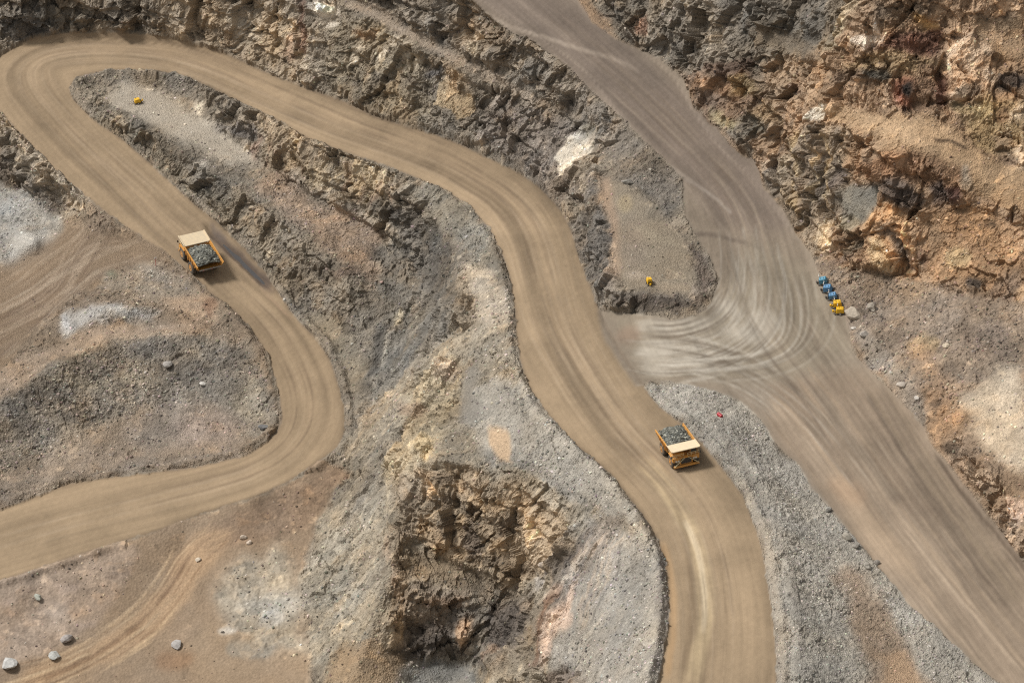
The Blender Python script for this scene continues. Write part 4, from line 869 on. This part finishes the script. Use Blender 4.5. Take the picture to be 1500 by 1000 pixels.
# ------------------------------------------------------------------ builders for machines
def paint_mat(name, c, rough=.6, dust=(.34, .27, .19), amt=.45, metal=0.0, scale=1.3):
    m, t, b = newmat(name); L = t.links; co = nd(t, 'ShaderNodeTexCoord')
    n = nd(t, 'ShaderNodeTexNoise'); n.inputs['Scale'].default_value = scale; n.inputs['Detail'].default_value = 6; n.inputs['Roughness'].default_value = .65
    L.new(co.outputs['Object'], n.inputs['Vector'])
    mr = nd(t, 'ShaderNodeMapRange'); mr.inputs['From Min'].default_value = .35; mr.inputs['From Max'].default_value = .72; mr.inputs['To Max'].default_value = amt
    L.new(n.outputs['Fac'], mr.inputs['Value'])
    mx = nd(t, 'ShaderNodeMix', data_type='RGBA'); mx.inputs['A'].default_value = (*c, 1); mx.inputs['B'].default_value = (*dust, 1)
    L.new(mr.outputs['Result'], mx.inputs['Factor']); L.new(mx.outputs['Result'], b.inputs['Base Color'])
    b.inputs['Roughness'].default_value = rough; b.inputs['Metallic'].default_value = metal; return m
MT_YEL = paint_mat('dusty_orange_yellow_paint', (.62, .28, .04), amt=.42); MT_CREAM = paint_mat('faded_cream_yellow_steel', (.72, .58, .38), .75, dust=(.55,.46,.34), amt=.7)
MT_TYRE = paint_mat('dusty_rubber', (.035, .032, .03), .85, amt=.5); MT_RIM = paint_mat('dusty_orange_rim', (.5, .24, .07), .7, amt=.6)
MT_DARK = paint_mat('grimy_dark_steel', (.05, .045, .042), .7, amt=.35); MT_GLASS = paint_mat('dark_cab_glass', (.02, .025, .035), .15, amt=.15)
MT_INNER = paint_mat('worn_grey_bed_steel', (.30, .28, .26), .6, amt=.4); MT_LAMP = paint_mat('clear_lamp_glass', (.7, .68, .6), .3, amt=.2)
MT_GRILLE = paint_mat('radiator_dark_core', (.03, .03, .032), .8, amt=.25); MT_RAIL = paint_mat('pale_handrail', (.7, .6, .35), .6, amt=.3)
MT_Y2 = paint_mat('bright_yellow_paint', (.80, .46, .01), .45, amt=.15); MT_BLUE = paint_mat('blue_machine_paint', (.05, .22, .42), .5, amt=.35); MT_BLUE2 = paint_mat('teal_blue_paint', (.04, .25, .38), .5, amt=.35)
MT_RED = paint_mat('red_paint', (.42, .02, .035), .5, amt=.15); MT_WHITE = paint_mat('white_paint', (.75, .72, .66), .6, amt=.25)
class MB:
    def __init__(s): s.v = []; s.f = []
    def hexa(s, P):            # 8 corners: bottom 4 ccw, top 4 ccw
        n = len(s.v); s.v += [tuple(p) for p in P]
        s.f += [tuple(n + i for i in q) for q in ((3, 2, 1, 0), (4, 5, 6, 7), (0, 1, 5, 4), (1, 2, 6, 5), (2, 3, 7, 6), (3, 0, 4, 7))]; return s
    def box(s, x0, x1, y0, y1, z0, z1):
        return s.hexa([(x0, y0, z0), (x1, y0, z0), (x1, y1, z0), (x0, y1, z0), (x0, y0, z1), (x1, y0, z1), (x1, y1, z1), (x0, y1, z1)])
    def bar(s, a, b, r, n=6):
        a, b = Vector(a), Vector(b); q = (b - a).to_track_quat('Z', 'Y'); k = len(s.v); h = (b - a).length
        for zz in (0, h):
            for i in range(n):
                t = 2 * math.pi * i / n; s.v.append(tuple(a + q @ Vector((r * math.cos(t), r * math.sin(t), zz))))
        s.f += [(k + i, k + (i + 1) % n, k + n + (i + 1) % n, k + n + i) for i in range(n)] + [tuple(k + i for i in range(n))[::-1], tuple(k + n + i for i in range(n))]; return s
    def lathe_y(s, c, prof, n=20):   # profile of (radius, y) around an axle along y
        k = len(s.v); m_ = len(prof)
        for r_, y_ in prof:
            for i in range(n):
                t = 2 * math.pi * i / n; s.v.append((c[0] + r_ * math.cos(t), c[1] + y_, c[2] + r_ * math.sin(t)))
        for j in range(m_ - 1):
            s.f += [(k + j * n + i, k + (j + 1) * n + i, k + (j + 1) * n + (i + 1) % n, k + j * n + (i + 1) % n) for i in range(n)]
        s.f += [tuple(k + i for i in range(n)), tuple(k + (m_ - 1) * n + i for i in range(n))[::-1]]; return s
    def build(s, name, mat, parent=None, smooth=False, bevel=0):
        me = bpy.data.meshes.new(name); me.from_pydata(s.v, [], s.f); me.update()
        import bmesh
        bm = bmesh.new(); bm.from_mesh(me); bmesh.ops.recalc_face_normals(bm, faces=bm.faces)
        if bevel: bmesh.ops.bevel(bm, geom=[e for e in bm.edges], offset=bevel, segments=1, affect='EDGES', clamp_overlap=True)
        bm.to_mesh(me); bm.free()
        if smooth: me.polygons.foreach_set('use_smooth', [True] * len(me.polygons))
        me.materials.append(mat); o = bpy.data.objects.new(name, me); COL.objects.link(o)
        if parent: o.parent = parent
        return o
def tag(o, label, cat, group=None, kind=None):
    o['label'] = label; o['category'] = cat
    if group: o['group'] = group
    if kind: o['kind'] = kind
    return o
def empty(name): o = bpy.data.objects.new(name, None); o.empty_display_size = .5; COL.objects.link(o); return o
P3, N3 = PP.reshape(NRT, NCT, 3), None
def ground_at(u, v):
    """world point of the finished ground under a survey point"""
    d = (U - u) ** 2 + (V - v) ** 2; i, j = np.unravel_index(int(d.argmin()), d.shape); return P3[i, j].astype(float)
def surf(x, y):
    d = (P3[..., 0] - x) ** 2 + (P3[..., 1] - y) ** 2; k_ = np.argpartition(d.ravel(), 6)[:6]; return P3.reshape(-1, 3)[k_, 2].mean()
def seat(o, x, y, yaw, L=2.0, W=2.0, sink=0.0):
    """stand the thing on the ground, tilted with it"""
    c, s_ = math.cos(yaw), math.sin(yaw); zs = {}
    for a in (-1, 1):
        for b in (-1, 1): zs[a, b] = surf(x + a * L / 2 * c - b * W / 2 * s_, y + a * L / 2 * s_ + b * W / 2 * c)
    fx = Vector((c * L, s_ * L, (zs[1, 1] + zs[1, -1] - zs[-1, 1] - zs[-1, -1]) / 2)).normalized()
    fy = Vector((-s_ * W, c * W, (zs[1, 1] + zs[-1, 1] - zs[1, -1] - zs[-1, -1]) / 2)).normalized()
    fz = fx.cross(fy).normalized(); fy = fz.cross(fx)
    M = Matrix((fx, fy, fz)).transposed().to_4x4(); M.translation = Vector((x, y, sum(zs.values()) / 4 - sink)); o.matrix_world = M; return M

# ------------------------------------------------------------------ haul trucks
def haul_truck(label):
    t = empty('haul_truck'); tag(t, label, 'haul truck', 'loaded haul trucks on the ramp')
    m = MB()
    for sy in (-1, 1): m.box(-4.6, 5.2, sy * 1.15 - .3, sy * 1.15 + .3, 1.5, 2.35)
    for xx in (-4.4, -1.2, 1.2, 4.6): m.box(xx - .25, xx + .25, -.84, .84, 1.6, 2.25)
    m.build('chassis', MT_DARK, t)
    MB().bar((-2.5, -3.3, 1.62), (-2.5, 3.3, 1.62), .42, 10).build('rear_axle', MT_DARK, t); MB().bar((3.5, -2.9, 1.62), (3.5, 2.9, 1.62), .32, 10).build('front_axle', MT_DARK, t)
    tp = [(.75, -.52), (1.25, -.55), (1.52, -.47), (1.64, -.3), (1.64, .3), (1.52, .47), (1.25, .55), (.75, .52)]
    for (ax, ay) in ((3.5, -2.95), (3.5, 2.95), (-2.5, -3.15), (-2.5, -1.98), (-2.5, 1.98), (-2.5, 3.15)):
        w_ = MB().lathe_y((ax, ay, 1.64), tp, 26)
        for q in range(26):
            a = 2 * math.pi * q / 26; c, s_ = math.cos(a), math.sin(a); cx, cz = ax + 1.64 * c, 1.64 + 1.64 * s_
            dx, dz_ = -s_ * .09, c * .09; ex, ez = c * .05, s_ * .05
            w_.hexa([(cx - dx - ex, ay - .4, cz - dz_ - ez), (cx + dx - ex, ay - .4, cz + dz_ - ez), (cx + dx - ex, ay + .4, cz + dz_ - ez), (cx - dx - ex, ay + .4, cz - dz_ - ez), (cx - dx + ex, ay - .4, cz - dz_ + ez), (cx + dx + ex, ay - .4, cz + dz_ + ez), (cx + dx + ex, ay + .4, cz + dz_ + ez), (cx - dx + ex, ay + .4, cz - dz_ + ez)])
        w_ = w_.build('wheel', MT_TYRE, t)
        sg = 1 if ay > 0 else -1
        MB().lathe_y((ax, ay, 1.64), [(.3, -.5), (.86, -.57), (.9, -.5), (.9, .5), (.86, .57), (.3, .5)], 20).build('rim', MT_RIM, w_)
        MB().lathe_y((ax, ay + sg * .45, 1.64), [(.36, -.18), (.36, .1), (.2, .2)], 12).build('hub', MT_YEL, w_)
    # dump body with raised tail and canopy over the cab
    W, w2 = 3.65, 3.05; th = .16
    ft = [(-6.5, 3.55), (-3.4, 2.75), (.6, 2.45), (1.9, 4.9)]               # floor line, rear to front wall
    b = MB()
    for (x0, z0), (x1, z1) in zip(ft[:-1], ft[1:]):
        b.hexa([(x0, -w2, z0 - th), (x1, -w2, z1 - th), (x1, w2, z1 - th), (x0, w2, z0 - th), (x0, -w2, z0), (x1, -w2, z1), (x1, w2, z1), (x0, w2, z0)])
    top = [(-6.7, 4.55), (-3.4, 4.75), (.6, 5.1), (1.95, 5.25)]
    for sg in (-1, 1):
        for (p0, p1, q0, q1) in zip(ft[:-1], ft[1:], top[:-1], top[1:]):
            yi, yo = sg * w2, sg * W
            b.hexa([(p0[0], yi, p0[1]), (p1[0], yi, p1[1]), (p1[0], yi + sg * th, p1[1] - .05), (p0[0], yi + sg * th, p0[1] - .05), (q0[0], yo - sg * th, q0[1]), (q1[0], yo - sg * th, q1[1]), (q1[0], yo, q1[1]), (q0[0], yo, q0[1])])
        b.hexa([(-6.75, sg * W - .14, 4.5), (1.95, sg * W - .14, 5.18), (1.95, sg * W + .14, 5.18), (-6.75, sg * W + .14, 4.5), (-6.75, sg * W - .14, 4.78), (1.95, sg * W - .14, 5.44), (1.95, sg * W + .14, 5.44), (-6.75, sg * W + .14, 4.78)])
    bd = b.build('dump_body', MT_YEL, t)
    MB().hexa([(1.86, -W, 5.12), (5.9, -W - .02, 5.62), (5.9, W + .02, 5.62), (1.86, W, 5.12), (1.86, -W, 5.38), (5.9, -W - .02, 5.84), (5.9, W + .02, 5.84), (1.86, W, 5.38)]).build('canopy', MT_CREAM, t, bevel=.05)
    for sg in (-1, 1):
        MB().hexa([(1.9, sg * W - .1, 5.4), (5.9, sg * W - .1, 5.86), (5.9, sg * W + .1, 5.86), (1.9, sg * W + .1, 5.4), (1.9, sg * W - .1, 5.6), (5.9, sg * W - .1, 6.05), (5.9, sg * W + .1, 6.05), (1.9, sg * W + .1, 5.6)]).build('canopy_kerb', MT_CREAM, t)
        for xx in (-5.9, -4.5, -3.1, -1.7, -.3, 1.0):
            zf_ = np.interp(xx, [p[0] for p in ft], [p[1] for p in ft]); zt_ = np.interp(xx, [p[0] for p in top], [p[1] for p in top])
            MB().hexa([(xx - .16, sg * (w2 + .12), zf_), (xx + .16, sg * (w2 + .12), zf_), (xx + .16, sg * (w2 + .42), zf_), (xx - .16, sg * (w2 + .42), zf_), (xx - .16, sg * (W - .05), zt_), (xx + .16, sg * (W - .05), zt_), (xx + .16, sg * (W + .2), zt_), (xx - .16, sg * (W + .2), zt_)]).build('rib', MT_YEL, bd)
    for xx in (-5.2, -3.6, -2.0, -.4): MB().box(xx - .15, xx + .15, -3.0, 3.0, np.interp(xx, [-6.5, -3.4, .6], [3.1, 2.35, 2.05]) - .12, np.interp(xx, [-6.5, -3.4, .6], [3.35, 2.56, 2.27])).build('floor_beam', MT_YEL, bd)
    MB().hexa([(-6.78, -W, 4.40), (-6.5, -w2, 3.36), (-6.5, w2, 3.36), (-6.78, W, 4.40), (-6.9, -W, 4.45), (-6.75, -w2, 3.50), (-6.75, w2, 3.50), (-6.9, W, 4.45)]) if False else MB().hexa([(-6.75, -w2, 3.38), (-6.45, -w2, 3.36), (-6.45, w2, 3.36), (-6.75, w2, 3.38), (-6.75, -w2, 3.6), (-6.45, -w2, 3.58), (-6.45, w2, 3.58), (-6.75, w2, 3.6)]).build('tail_lip', MT_INNER, t)
    for sg in (-1, 1): MB().bar((.6, sg * .9, 1.7), (-1.9, sg * .9, 2.55), .17, 8).build('hoist_cylinder', MT_INNER, t)
    # front: deck, cab, engine hood, grille, bumper, stairs, rails, lamps
    MB().box(2.3, 5.55, -3.5, 3.5, 3.42, 3.58).build('deck', MT_YEL, t)
    c_ = MB().hexa([(2.75, 1.25, 3.6), (5.1, 1.25, 3.6), (5.1, 3.2, 3.6), (2.75, 3.2, 3.6), (2.85, 1.3, 5.1), (4.85, 1.3, 5.1), (4.85, 3.15, 5.1), (2.85, 3.15, 5.1)]).build('cab', MT_YEL, t, bevel=.05)
    MB().hexa([(5.07, 1.42, 4.05), (5.13, 1.42, 4.05), (5.13, 3.03, 4.05), (5.07, 3.03, 4.05), (4.89, 1.45, 4.95), (4.95, 1.45, 4.95), (4.95, 3.0, 4.95), (4.89, 3.0, 4.95)]).build('windscreen', MT_GLASS, c_)
    for yy in (1.24, 3.2):
        MB().box(3.1, 4.7, yy - .03, yy + .03, 4.1, 4.85).build('side_window', MT_GLASS, c_)
    MB().box(2.6, 5.0, -3.2, -.2, 3.6, 4.45).build('electrical_cabinet', MT_YEL, t, bevel=.06)
    MB().box(4.2, 5.6, -1.7, 1.7, 1.5, 3.4).build('engine_hood', MT_YEL, t, bevel=.08)
    g_ = MB().box(5.6, 5.68, -1.35, 1.35, 1.75, 3.2).build('radiator_grille', MT_GRILLE, t)
    for k_ in range(6): MB().box(5.68, 5.72, -1.3, 1.3, 1.85 + k_ * .22, 1.92 + k_ * .22).build('slat', MT_DARK, g_)
    for sg in (-1, 1): MB().hexa([(4.6, sg * 1.72, 2.35), (5.58, sg * 1.72, 2.35), (5.58, sg * 3.45, 2.45), (4.6, sg * 3.45, 2.45), (4.6, sg * 1.72, 3.4), (5.58, sg * 1.72, 3.4), (5.58, sg * 3.45, 3.4), (4.6, sg * 3.45, 3.4)]).build('fender', MT_YEL, t, bevel=.06)
    MB().box(5.5, 6.05, -3.3, 3.3, .95, 1.45).build('bumper', MT_YEL, t, bevel=.06)
    for sg in (-1, 1):
        for dy in (1.95, 2.55): MB().box(5.58, 5.68, sg * dy - .22, sg * dy + .22, 2.5, 2.9).build('headlight', MT_LAMP, t)
        st = MB()
        st.bar((5.75, sg * 3.2, 1.3), (5.72, sg * .55, 3.5), .07); st.bar((6.05, sg * 3.2, 1.3), (6.02, sg * .55, 3.5), .07)
        st = st.build('stair', MT_RAIL, t)
        for k_ in range(7):
            q = k_ / 6.5; MB().box(5.72, 6.08, sg * (3.15 - 2.55 * q) - .16, sg * (3.15 - 2.55 * q) + .16, 1.38 + 2.1 * q, 1.44 + 2.1 * q).build('tread', MT_DARK, st)
        hr = MB(); hr.bar((5.5, sg * .5, 4.5), (5.5, sg * 3.45, 4.5), .045); hr.bar((5.5, sg * .5, 4.05), (5.5, sg * 3.45, 4.05), .035); hr.bar((5.5, sg * 3.45, 4.5), (2.6, sg * 3.45, 4.5), .045)
        for yy in (.5, 1.5, 2.5, 3.45): hr.bar((5.5, sg * yy, 3.58), (5.5, sg * yy, 4.5), .04)
        hr.build('handrail', MT_RAIL, t)
        mi = MB(); mi.bar((5.5, sg * 3.45, 4.0), (5.75, sg * 3.75, 4.2), .035); mi.box(5.72, 5.8, sg * 3.75 - .18, sg * 3.75 + .18, 3.9, 4.6); mi.build('mirror', MT_DARK, t)
    MB().bar((.9, 2.0, 1.75), (-.9, 2.0, 1.75), .62, 14).build('fuel_tank', MT_YEL, t); MB().bar((.9, -2.0, 1.75), (-.7, -2.0, 1.75), .5, 14).build('hydraulic_tank', MT_DARK, t)
    MB().box(-5.2, -4.7, -1.5, 1.5, 1.7, 2.2).build('rear_crossmember', MT_DARK, t)
    for sg in (-1, 1): MB().box(-5.26, -5.2, sg * 1.2 - .2, sg * 1.2 + .2, 1.85, 2.05).build('tail_light', MT_RED, t)
    return t
MT_ORE, _t, _b = newmat('dark_green_grey_ore'); _a = nd(_t, 'ShaderNodeAttribute', attribute_name='Col'); _t.links.new(_a.outputs['Color'], _b.inputs['Base Color']); _b.inputs['Roughness'].default_value = .8
def ore_load(M, label, seed):
    """heap of broken ore filling the bed: a mound with stones bedded in it"""
    rs_ = np.random.RandomState(seed); V_, F_, C_ = [], [], []
    def top(x_, y_): return 4.4 + 1.6 * max(0, 1 - ((x_ + 2.4) / 4.6) ** 2) * max(0, 1 - (y_ / 3.4) ** 2)
    nx_, ny_ = 24, 18; xs_ = np.linspace(-6.1, 1.5, nx_); yy_ = np.linspace(-3.25, 3.25, ny_)
    for a in xs_:
        for b in yy_:
            V_.append((a, b, top(a, b) + rs_.normal(0, .1))); C_.append(np.array([.13, .135, .118]) * rs_.uniform(.6, 1.3))
    for i in range(nx_ - 1):
        for j in range(ny_ - 1): q = i * ny_ + j; F_ += [(q, q + ny_, q + ny_ + 1), (q, q + ny_ + 1, q + 1)]
    st = [bpy.data.meshes[m_.name] for m_ in [o.data for o in protos.objects]]
    for k_ in range(330):
        a, b = rs_.uniform(-6.0, 1.3), rs_.uniform(-3.2, 3.2); s_ = rs_.uniform(.35, 1.25) * rs_.uniform(.6, 1.2); me = st[k_ % len(st)]
        Rm = Matrix.Rotation(rs_.uniform(0, 6.28), 3, 'Z') @ Matrix.Rotation(rs_.normal(0, .8), 3, 'X'); n0 = len(V_); cc = np.array([.18, .178, .148]) * rs_.choice([.45, .7, 1, 1.3, 2.2], p=[.2, .25, .3, .17, .08])
        for v_ in me.vertices: p = Rm @ v_.co; V_.append((a + p.x * s_, b + p.y * s_, top(a, b) + p.z * s_)); C_.append(cc)
        F_ += [tuple(n0 + i for i in p.vertices) for p in me.polygons]
    o = link_mesh('ore_load', V_, F_, MT_ORE); setcol(o.data, np.array(C_, f32)); o.matrix_world = M
    return tag(o, label, 'ore', kind='stuff')
def place_truck(u, v, yaw, label, lload, seed, k_=1.0):
    t = haul_truck(label); p = ground_at(u, v); M = seat(t, p[0], p[1], yaw, 6.0, 6.0, .02)
    M = M @ Matrix.Scale(k_, 4); t.matrix_world = M; ore_load(M, lload, seed)
place_truck(994, 668, R(-90 + 17), 'orange yellow haul truck driving towards the viewer below the turning yard', 'dark green grey ore heaped in the haul truck below the turning yard', 1, .94)
place_truck(292, 387, R(90 + 28), 'orange haul truck with pale canopy climbing beside the wet drain towards the hairpin', 'dark ore heaped in the haul truck beside the wet drain', 2, 1.04)
print('trucks', round(time.time() - T0, 1))

# ------------------------------------------------------------------ water standing in the drain beside the left truck
MT_WATER, _t, _b = newmat('muddy_water'); _b.inputs['Base Color'].default_value = (.075, .07, .068, 1); _b.inputs['Roughness'].default_value = .12
def water_sheet(P, label):
    P = smooth_line(np.array(P + P[:1], float), 1)[:-1]; W3 = np.array([ground_at(a, b) for a, b in P]); zz = W3[:, 2]
    # follows the fall of the ramp: a thin film a little below the road surface
    A_ = np.c_[W3[:, 0], W3[:, 1], np.ones(len(W3))]; co_, *_ = np.linalg.lstsq(A_, zz, rcond=None)
    V_ = np.c_[W3[:, 0], W3[:, 1], A_ @ co_ - .12]; n = len(V_); c0 = V_.mean(0)
    o = link_mesh('water', np.vstack([V_, c0]), [(i, (i + 1) % n, n) for i in range(n)], MT_WATER); o['kind'] = 'structure'; o['label'] = label
water_sheet([(310,338),(320,342),(333,356),(344,362),(353,374),(366,386),(374,398),(385,407),(394,419),(380,411),(371,404),(358,390),(347,383),(340,372),(329,363),(321,354)], 'dark wet drain running along the road beside the loaded truck')

# ------------------------------------------------------------------ small machines parked around the pit
def portable_unit(label, cat, mat, u, v, yaw, k_=1.0, tall=0.0, group=None, name='portable_pump'):
    t = empty(name); tag(t, label, cat, group)
    sk = MB(); sk.box(-1.5, 1.5, -.85, -.65, .22, .42); sk.box(-1.5, 1.5, .65, .85, .22, .42)
    for xx in (-1.3, 0, 1.3): sk.box(xx - .08, xx + .08, -.65, .65, .24, .38)
    sk.build('skid', MT_DARK, t)
    h = MB().hexa([(-1.15, -.78, .43), (1.05, -.78, .43), (1.05, .78, .43), (-1.15, .78, .43), (-1.0, -.66, 1.6 + tall), (.75, -.66, 1.75 + tall), (.75, .66, 1.75 + tall), (-1.0, .66, 1.6 + tall)]).build('housing', mat, t, bevel=.07)
    for sg in (-1, 1):
        for xx in (-.55, .35): MB().hexa([(xx - .36, sg * .775, .6), (xx + .36, sg * .775, .6), (xx + .36, sg * .80, .6), (xx - .36, sg * .80, .6), (xx - .34, sg * .69, 1.4), (xx + .34, sg * .69, 1.4), (xx + .34, sg * .72, 1.4), (xx - .34, sg * .72, 1.4)]).build('door_panel', mat, h)
    MB().box(1.06, 1.12, -.5, .5, .6, 1.25).build('radiator_grille', MT_GRILLE, t)
    MB().bar((-.6, .3, 1.6 + tall), (-.6, .3, 2.15 + tall), .07, 8).build('exhaust_pipe', MT_DARK, t)
    pp = MB(); pp.bar((1.1, 0, .6), (1.75, 0, .6), .2, 10); pp.bar((1.75, 0, .45), (1.75, 0, 1.1), .24, 10); pp.build('pump_head', MT_DARK if mat is not MT_Y2 else MT_Y2, t)
    for sg in (-1, 1):
        w_ = MB().lathe_y((-.1, sg * .98, .36), [(.16, -.1), (.33, -.11), (.36, -.06), (.36, .06), (.33, .11), (.16, .1)], 14).build('wheel', MT_TYRE, t); MB().lathe_y((-.1, sg * .98, .36), [(.08, -.12), (.18, -.12), (.18, .12), (.08, .12)], 10).build('rim', MT_WHITE, w_)
    MB().bar((-1.5, 0, .34), (-2.2, 0, .3), .06, 6).build('tow_bar', MT_DARK, t)
    ms = MB(); ms.bar((.5, -.3, 1.7 + tall), (.5, -.3, 2.5 + tall), .05, 6); ms.build('mast', MT_DARK, t)
    for sg in (-1, 1): MB().box(.42, .58, -.3 + sg * .3 - .14, -.3 + sg * .3 + .14, 2.42 + tall, 2.66 + tall).build('lamp', MT_WHITE, t)
    p = ground_at(u, v); M = seat(t, p[0], p[1], yaw, 2.2, 1.6, .0); t.matrix_world = M @ Matrix.Scale(k_, 4); return t
GR = 'machines parked in a row at the yard edge'
portable_unit('teal blue machine at the far end of the row parked by the yard', 'pump', MT_BLUE2, 1207, 415, R(168), .95, .1, GR)
portable_unit('pale blue machine second from the far end of the parked row', 'pump', MT_BLUE, 1214, 428, R(162), 1.0, .2, GR)
portable_unit('blue machine right beside the yellow machines in the parked row', 'pump', MT_BLUE, 1221, 438, R(172), .95, 0, GR)
portable_unit('yellow machine next to the blue machines in the parked row', 'generator', MT_Y2, 1227, 449, R(180), .95, .15, GR, 'portable_generator')
portable_unit('yellow machine at the near end of the row beside the big pale boulder', 'generator', MT_Y2, 1230, 459, R(176), .95, .05, GR, 'portable_generator')
portable_unit('small yellow machine alone on the flat mound above the turning yard', 'generator', MT_Y2, 951, 414, R(-80), .82, .2, None, 'portable_generator')
portable_unit('small yellow machine on the pale bench inside the hairpin bend', 'generator', MT_Y2, 202, 151, R(20), .8, .2, None, 'portable_generator')

# ------------------------------------------------------------------ marker drum, marker post
p = ground_at(1053, 611); t = empty('drum'); tag(t, 'small red drum lying on the grey gravel bank', 'drum')
MB().lathe_y((0, 0, .34), [(.30, -.5), (.34, -.5), (.34, -.2), (.37, -.18), (.34, -.16), (.34, .16), (.37, .18), (.34, .2), (.34, .5), (.30, .5)], 16).build('shell', MT_RED, t); MB().lathe_y((0, .52, .34), [(.3, -.02), (.3, .02)], 14).build('lid', MT_DARK, t)
seat(t, p[0], p[1], R(40), 1, 1); t.matrix_world = t.matrix_world @ Matrix.Scale(1.35, 4)
p = ground_at(229, 391); t = empty('marker_post'); tag(t, 'thin post with small white marker plate beside the haul road', 'post')
MB().bar((0, 0, 0), (0, 0, 2.6), .07, 8).build('pole', MT_RED, t); MB().box(-.35, .35, -.04, .04, 2.2, 2.75).build('plate', MT_WHITE, t)
t.location = p; t.rotation_euler = (0, 0, .3)

# ------------------------------------------------------------------ single boulders
def boulder(u, v, px, c, label, flat=.8, seed=1):
    me = stone_mesh('boulder', 300 + seed, flat, 2); m, t_, b_ = newmat('boulder_stone'); L = t_.links
    n = nd(t_, 'ShaderNodeTexNoise'); n.inputs['Scale'].default_value = 4; n.inputs['Detail'].default_value = 6; co = nd(t_, 'ShaderNodeTexCoord'); L.new(co.outputs['Object'], n.inputs['Vector'])
    cr = nd(t_, 'ShaderNodeValToRGB'); a_ = alb(c); cr.color_ramp.elements[0].position = .3; cr.color_ramp.elements[1].position = .7
    cr.color_ramp.elements[0].color = (*(a_ * .7), 1); cr.color_ramp.elements[1].color = (*np.minimum(a_ * 1.15, .8), 1); L.new(n.outputs['Fac'], cr.inputs['Fac']); L.new(cr.outputs['Color'], b_.inputs['Base Color'])
    b_.inputs['Roughness'].default_value = .9; bp = nd(t_, 'ShaderNodeBump'); bp.inputs['Strength'].default_value = .5; L.new(n.outputs['Fac'], bp.inputs['Height']); L.new(bp.outputs['Normal'], b_.inputs['Normal'])
    me.materials.append(m); o = bpy.data.objects.new('boulder', me); COL.objects.link(o); p = ground_at(u, v); d = math.dist(p, (0, 0, CAM_H)); s_ = px * d / FPX
    o.location = (p[0], p[1], p[2] + .16 * s_); o.scale = (s_, s_, s_); o.rotation_euler = (.2 * math.sin(seed), .2 * math.cos(seed), seed * 1.7); tag(o, label, 'boulder', 'single boulders around the pit')
for i, a in enumerate([
    (1251, 463, 25, (196,180,156), 'large pale beige boulder beside the near yellow machine of the parked row', .9),
    (1275, 449, 20, (168,156,138), 'flat grey boulder just behind the big pale boulder', .6),
    (1266, 493, 13, (182,172,158), 'grey boulder at the road edge below the big pale boulder', .8),
    (1251, 483, 8, (214,204,190), 'small white boulder between the pale boulder and the access road', .8),
    (1213, 747, 12, (170,164,152), 'farthest of the grey boulders lining the gravel bank along the access road', .8),
    (1240, 791, 16, (178,168,150), 'largest of the grey boulders lining the gravel bank along the access road', .8),
    (1254, 803, 12, (168,160,146), 'grey boulder touching the largest one on the gravel bank edge', .8),
    (1271, 833, 14, (174,166,150), 'broad grey boulder near the brown patch at the end of the gravel bank', .7),
    (1284, 826, 10, (160,150,136), 'nearest small boulder at the access road edge of the gravel bank', .8),
    (245, 536, 16, (180,172,162), 'pale grey slab of rock on the rubble mound inside the lower bend', .5),
    (298, 563, 9, (226,220,208), 'small white rock low on the rubble slope of the mound', .8),
    (386, 627, 16, (128,126,124), 'dark grey boulder at the tip of the mound by the lower bend', .7),
    (417, 441, 6, (226,218,204), 'tiny white rock at the outer edge of the road past the wet drain', .9),
    (356, 788, 11, (226,206,182), 'larger of two white rocks on the pit floor near the lower bend', .6),
    (365, 795, 9, (222,200,176), 'smaller of two white rocks on the pit floor near the lower bend', .7),
    (290, 821, 9, (230,212,186), 'lone white rock on the fork of the side track', .8),
    (258, 946, 18, (190,184,178), 'flat pale lilac rock on the brown floor right of the side track', .45),
    (100, 936, 20, (180,170,162), 'mauve grey rock at the left rim of the side track', .7),
    (80, 963, 20, (196,196,188), 'pale grey rock right on the side track near the frame corner', .6),
    (14, 976, 22, (202,200,194), 'whitish rock in the lower left corner of the pit floor', .6),
    (56, 876, 14, (186,188,172), 'pale greenish rock on the pinkish ground below the haul road', .6),
    (1321, 563, 16, (196,182,164), 'large pale boulder on the orange slope right of the access road', .7),
    (1341, 582, 10, (206,196,182), 'small white boulder below the large pale one on the orange slope', .8),
    (1386, 508, 11, (216,196,164), 'cream boulder high on the rubble apron below the orange wall', .7),
    (920, 268, 15, (150,144,132), 'grey boulder on the ridge at the top of the flat mound', .7),
    ]): boulder(*a[:5], flat=a[5], seed=i)
print('done', round(time.time() - T0, 1))
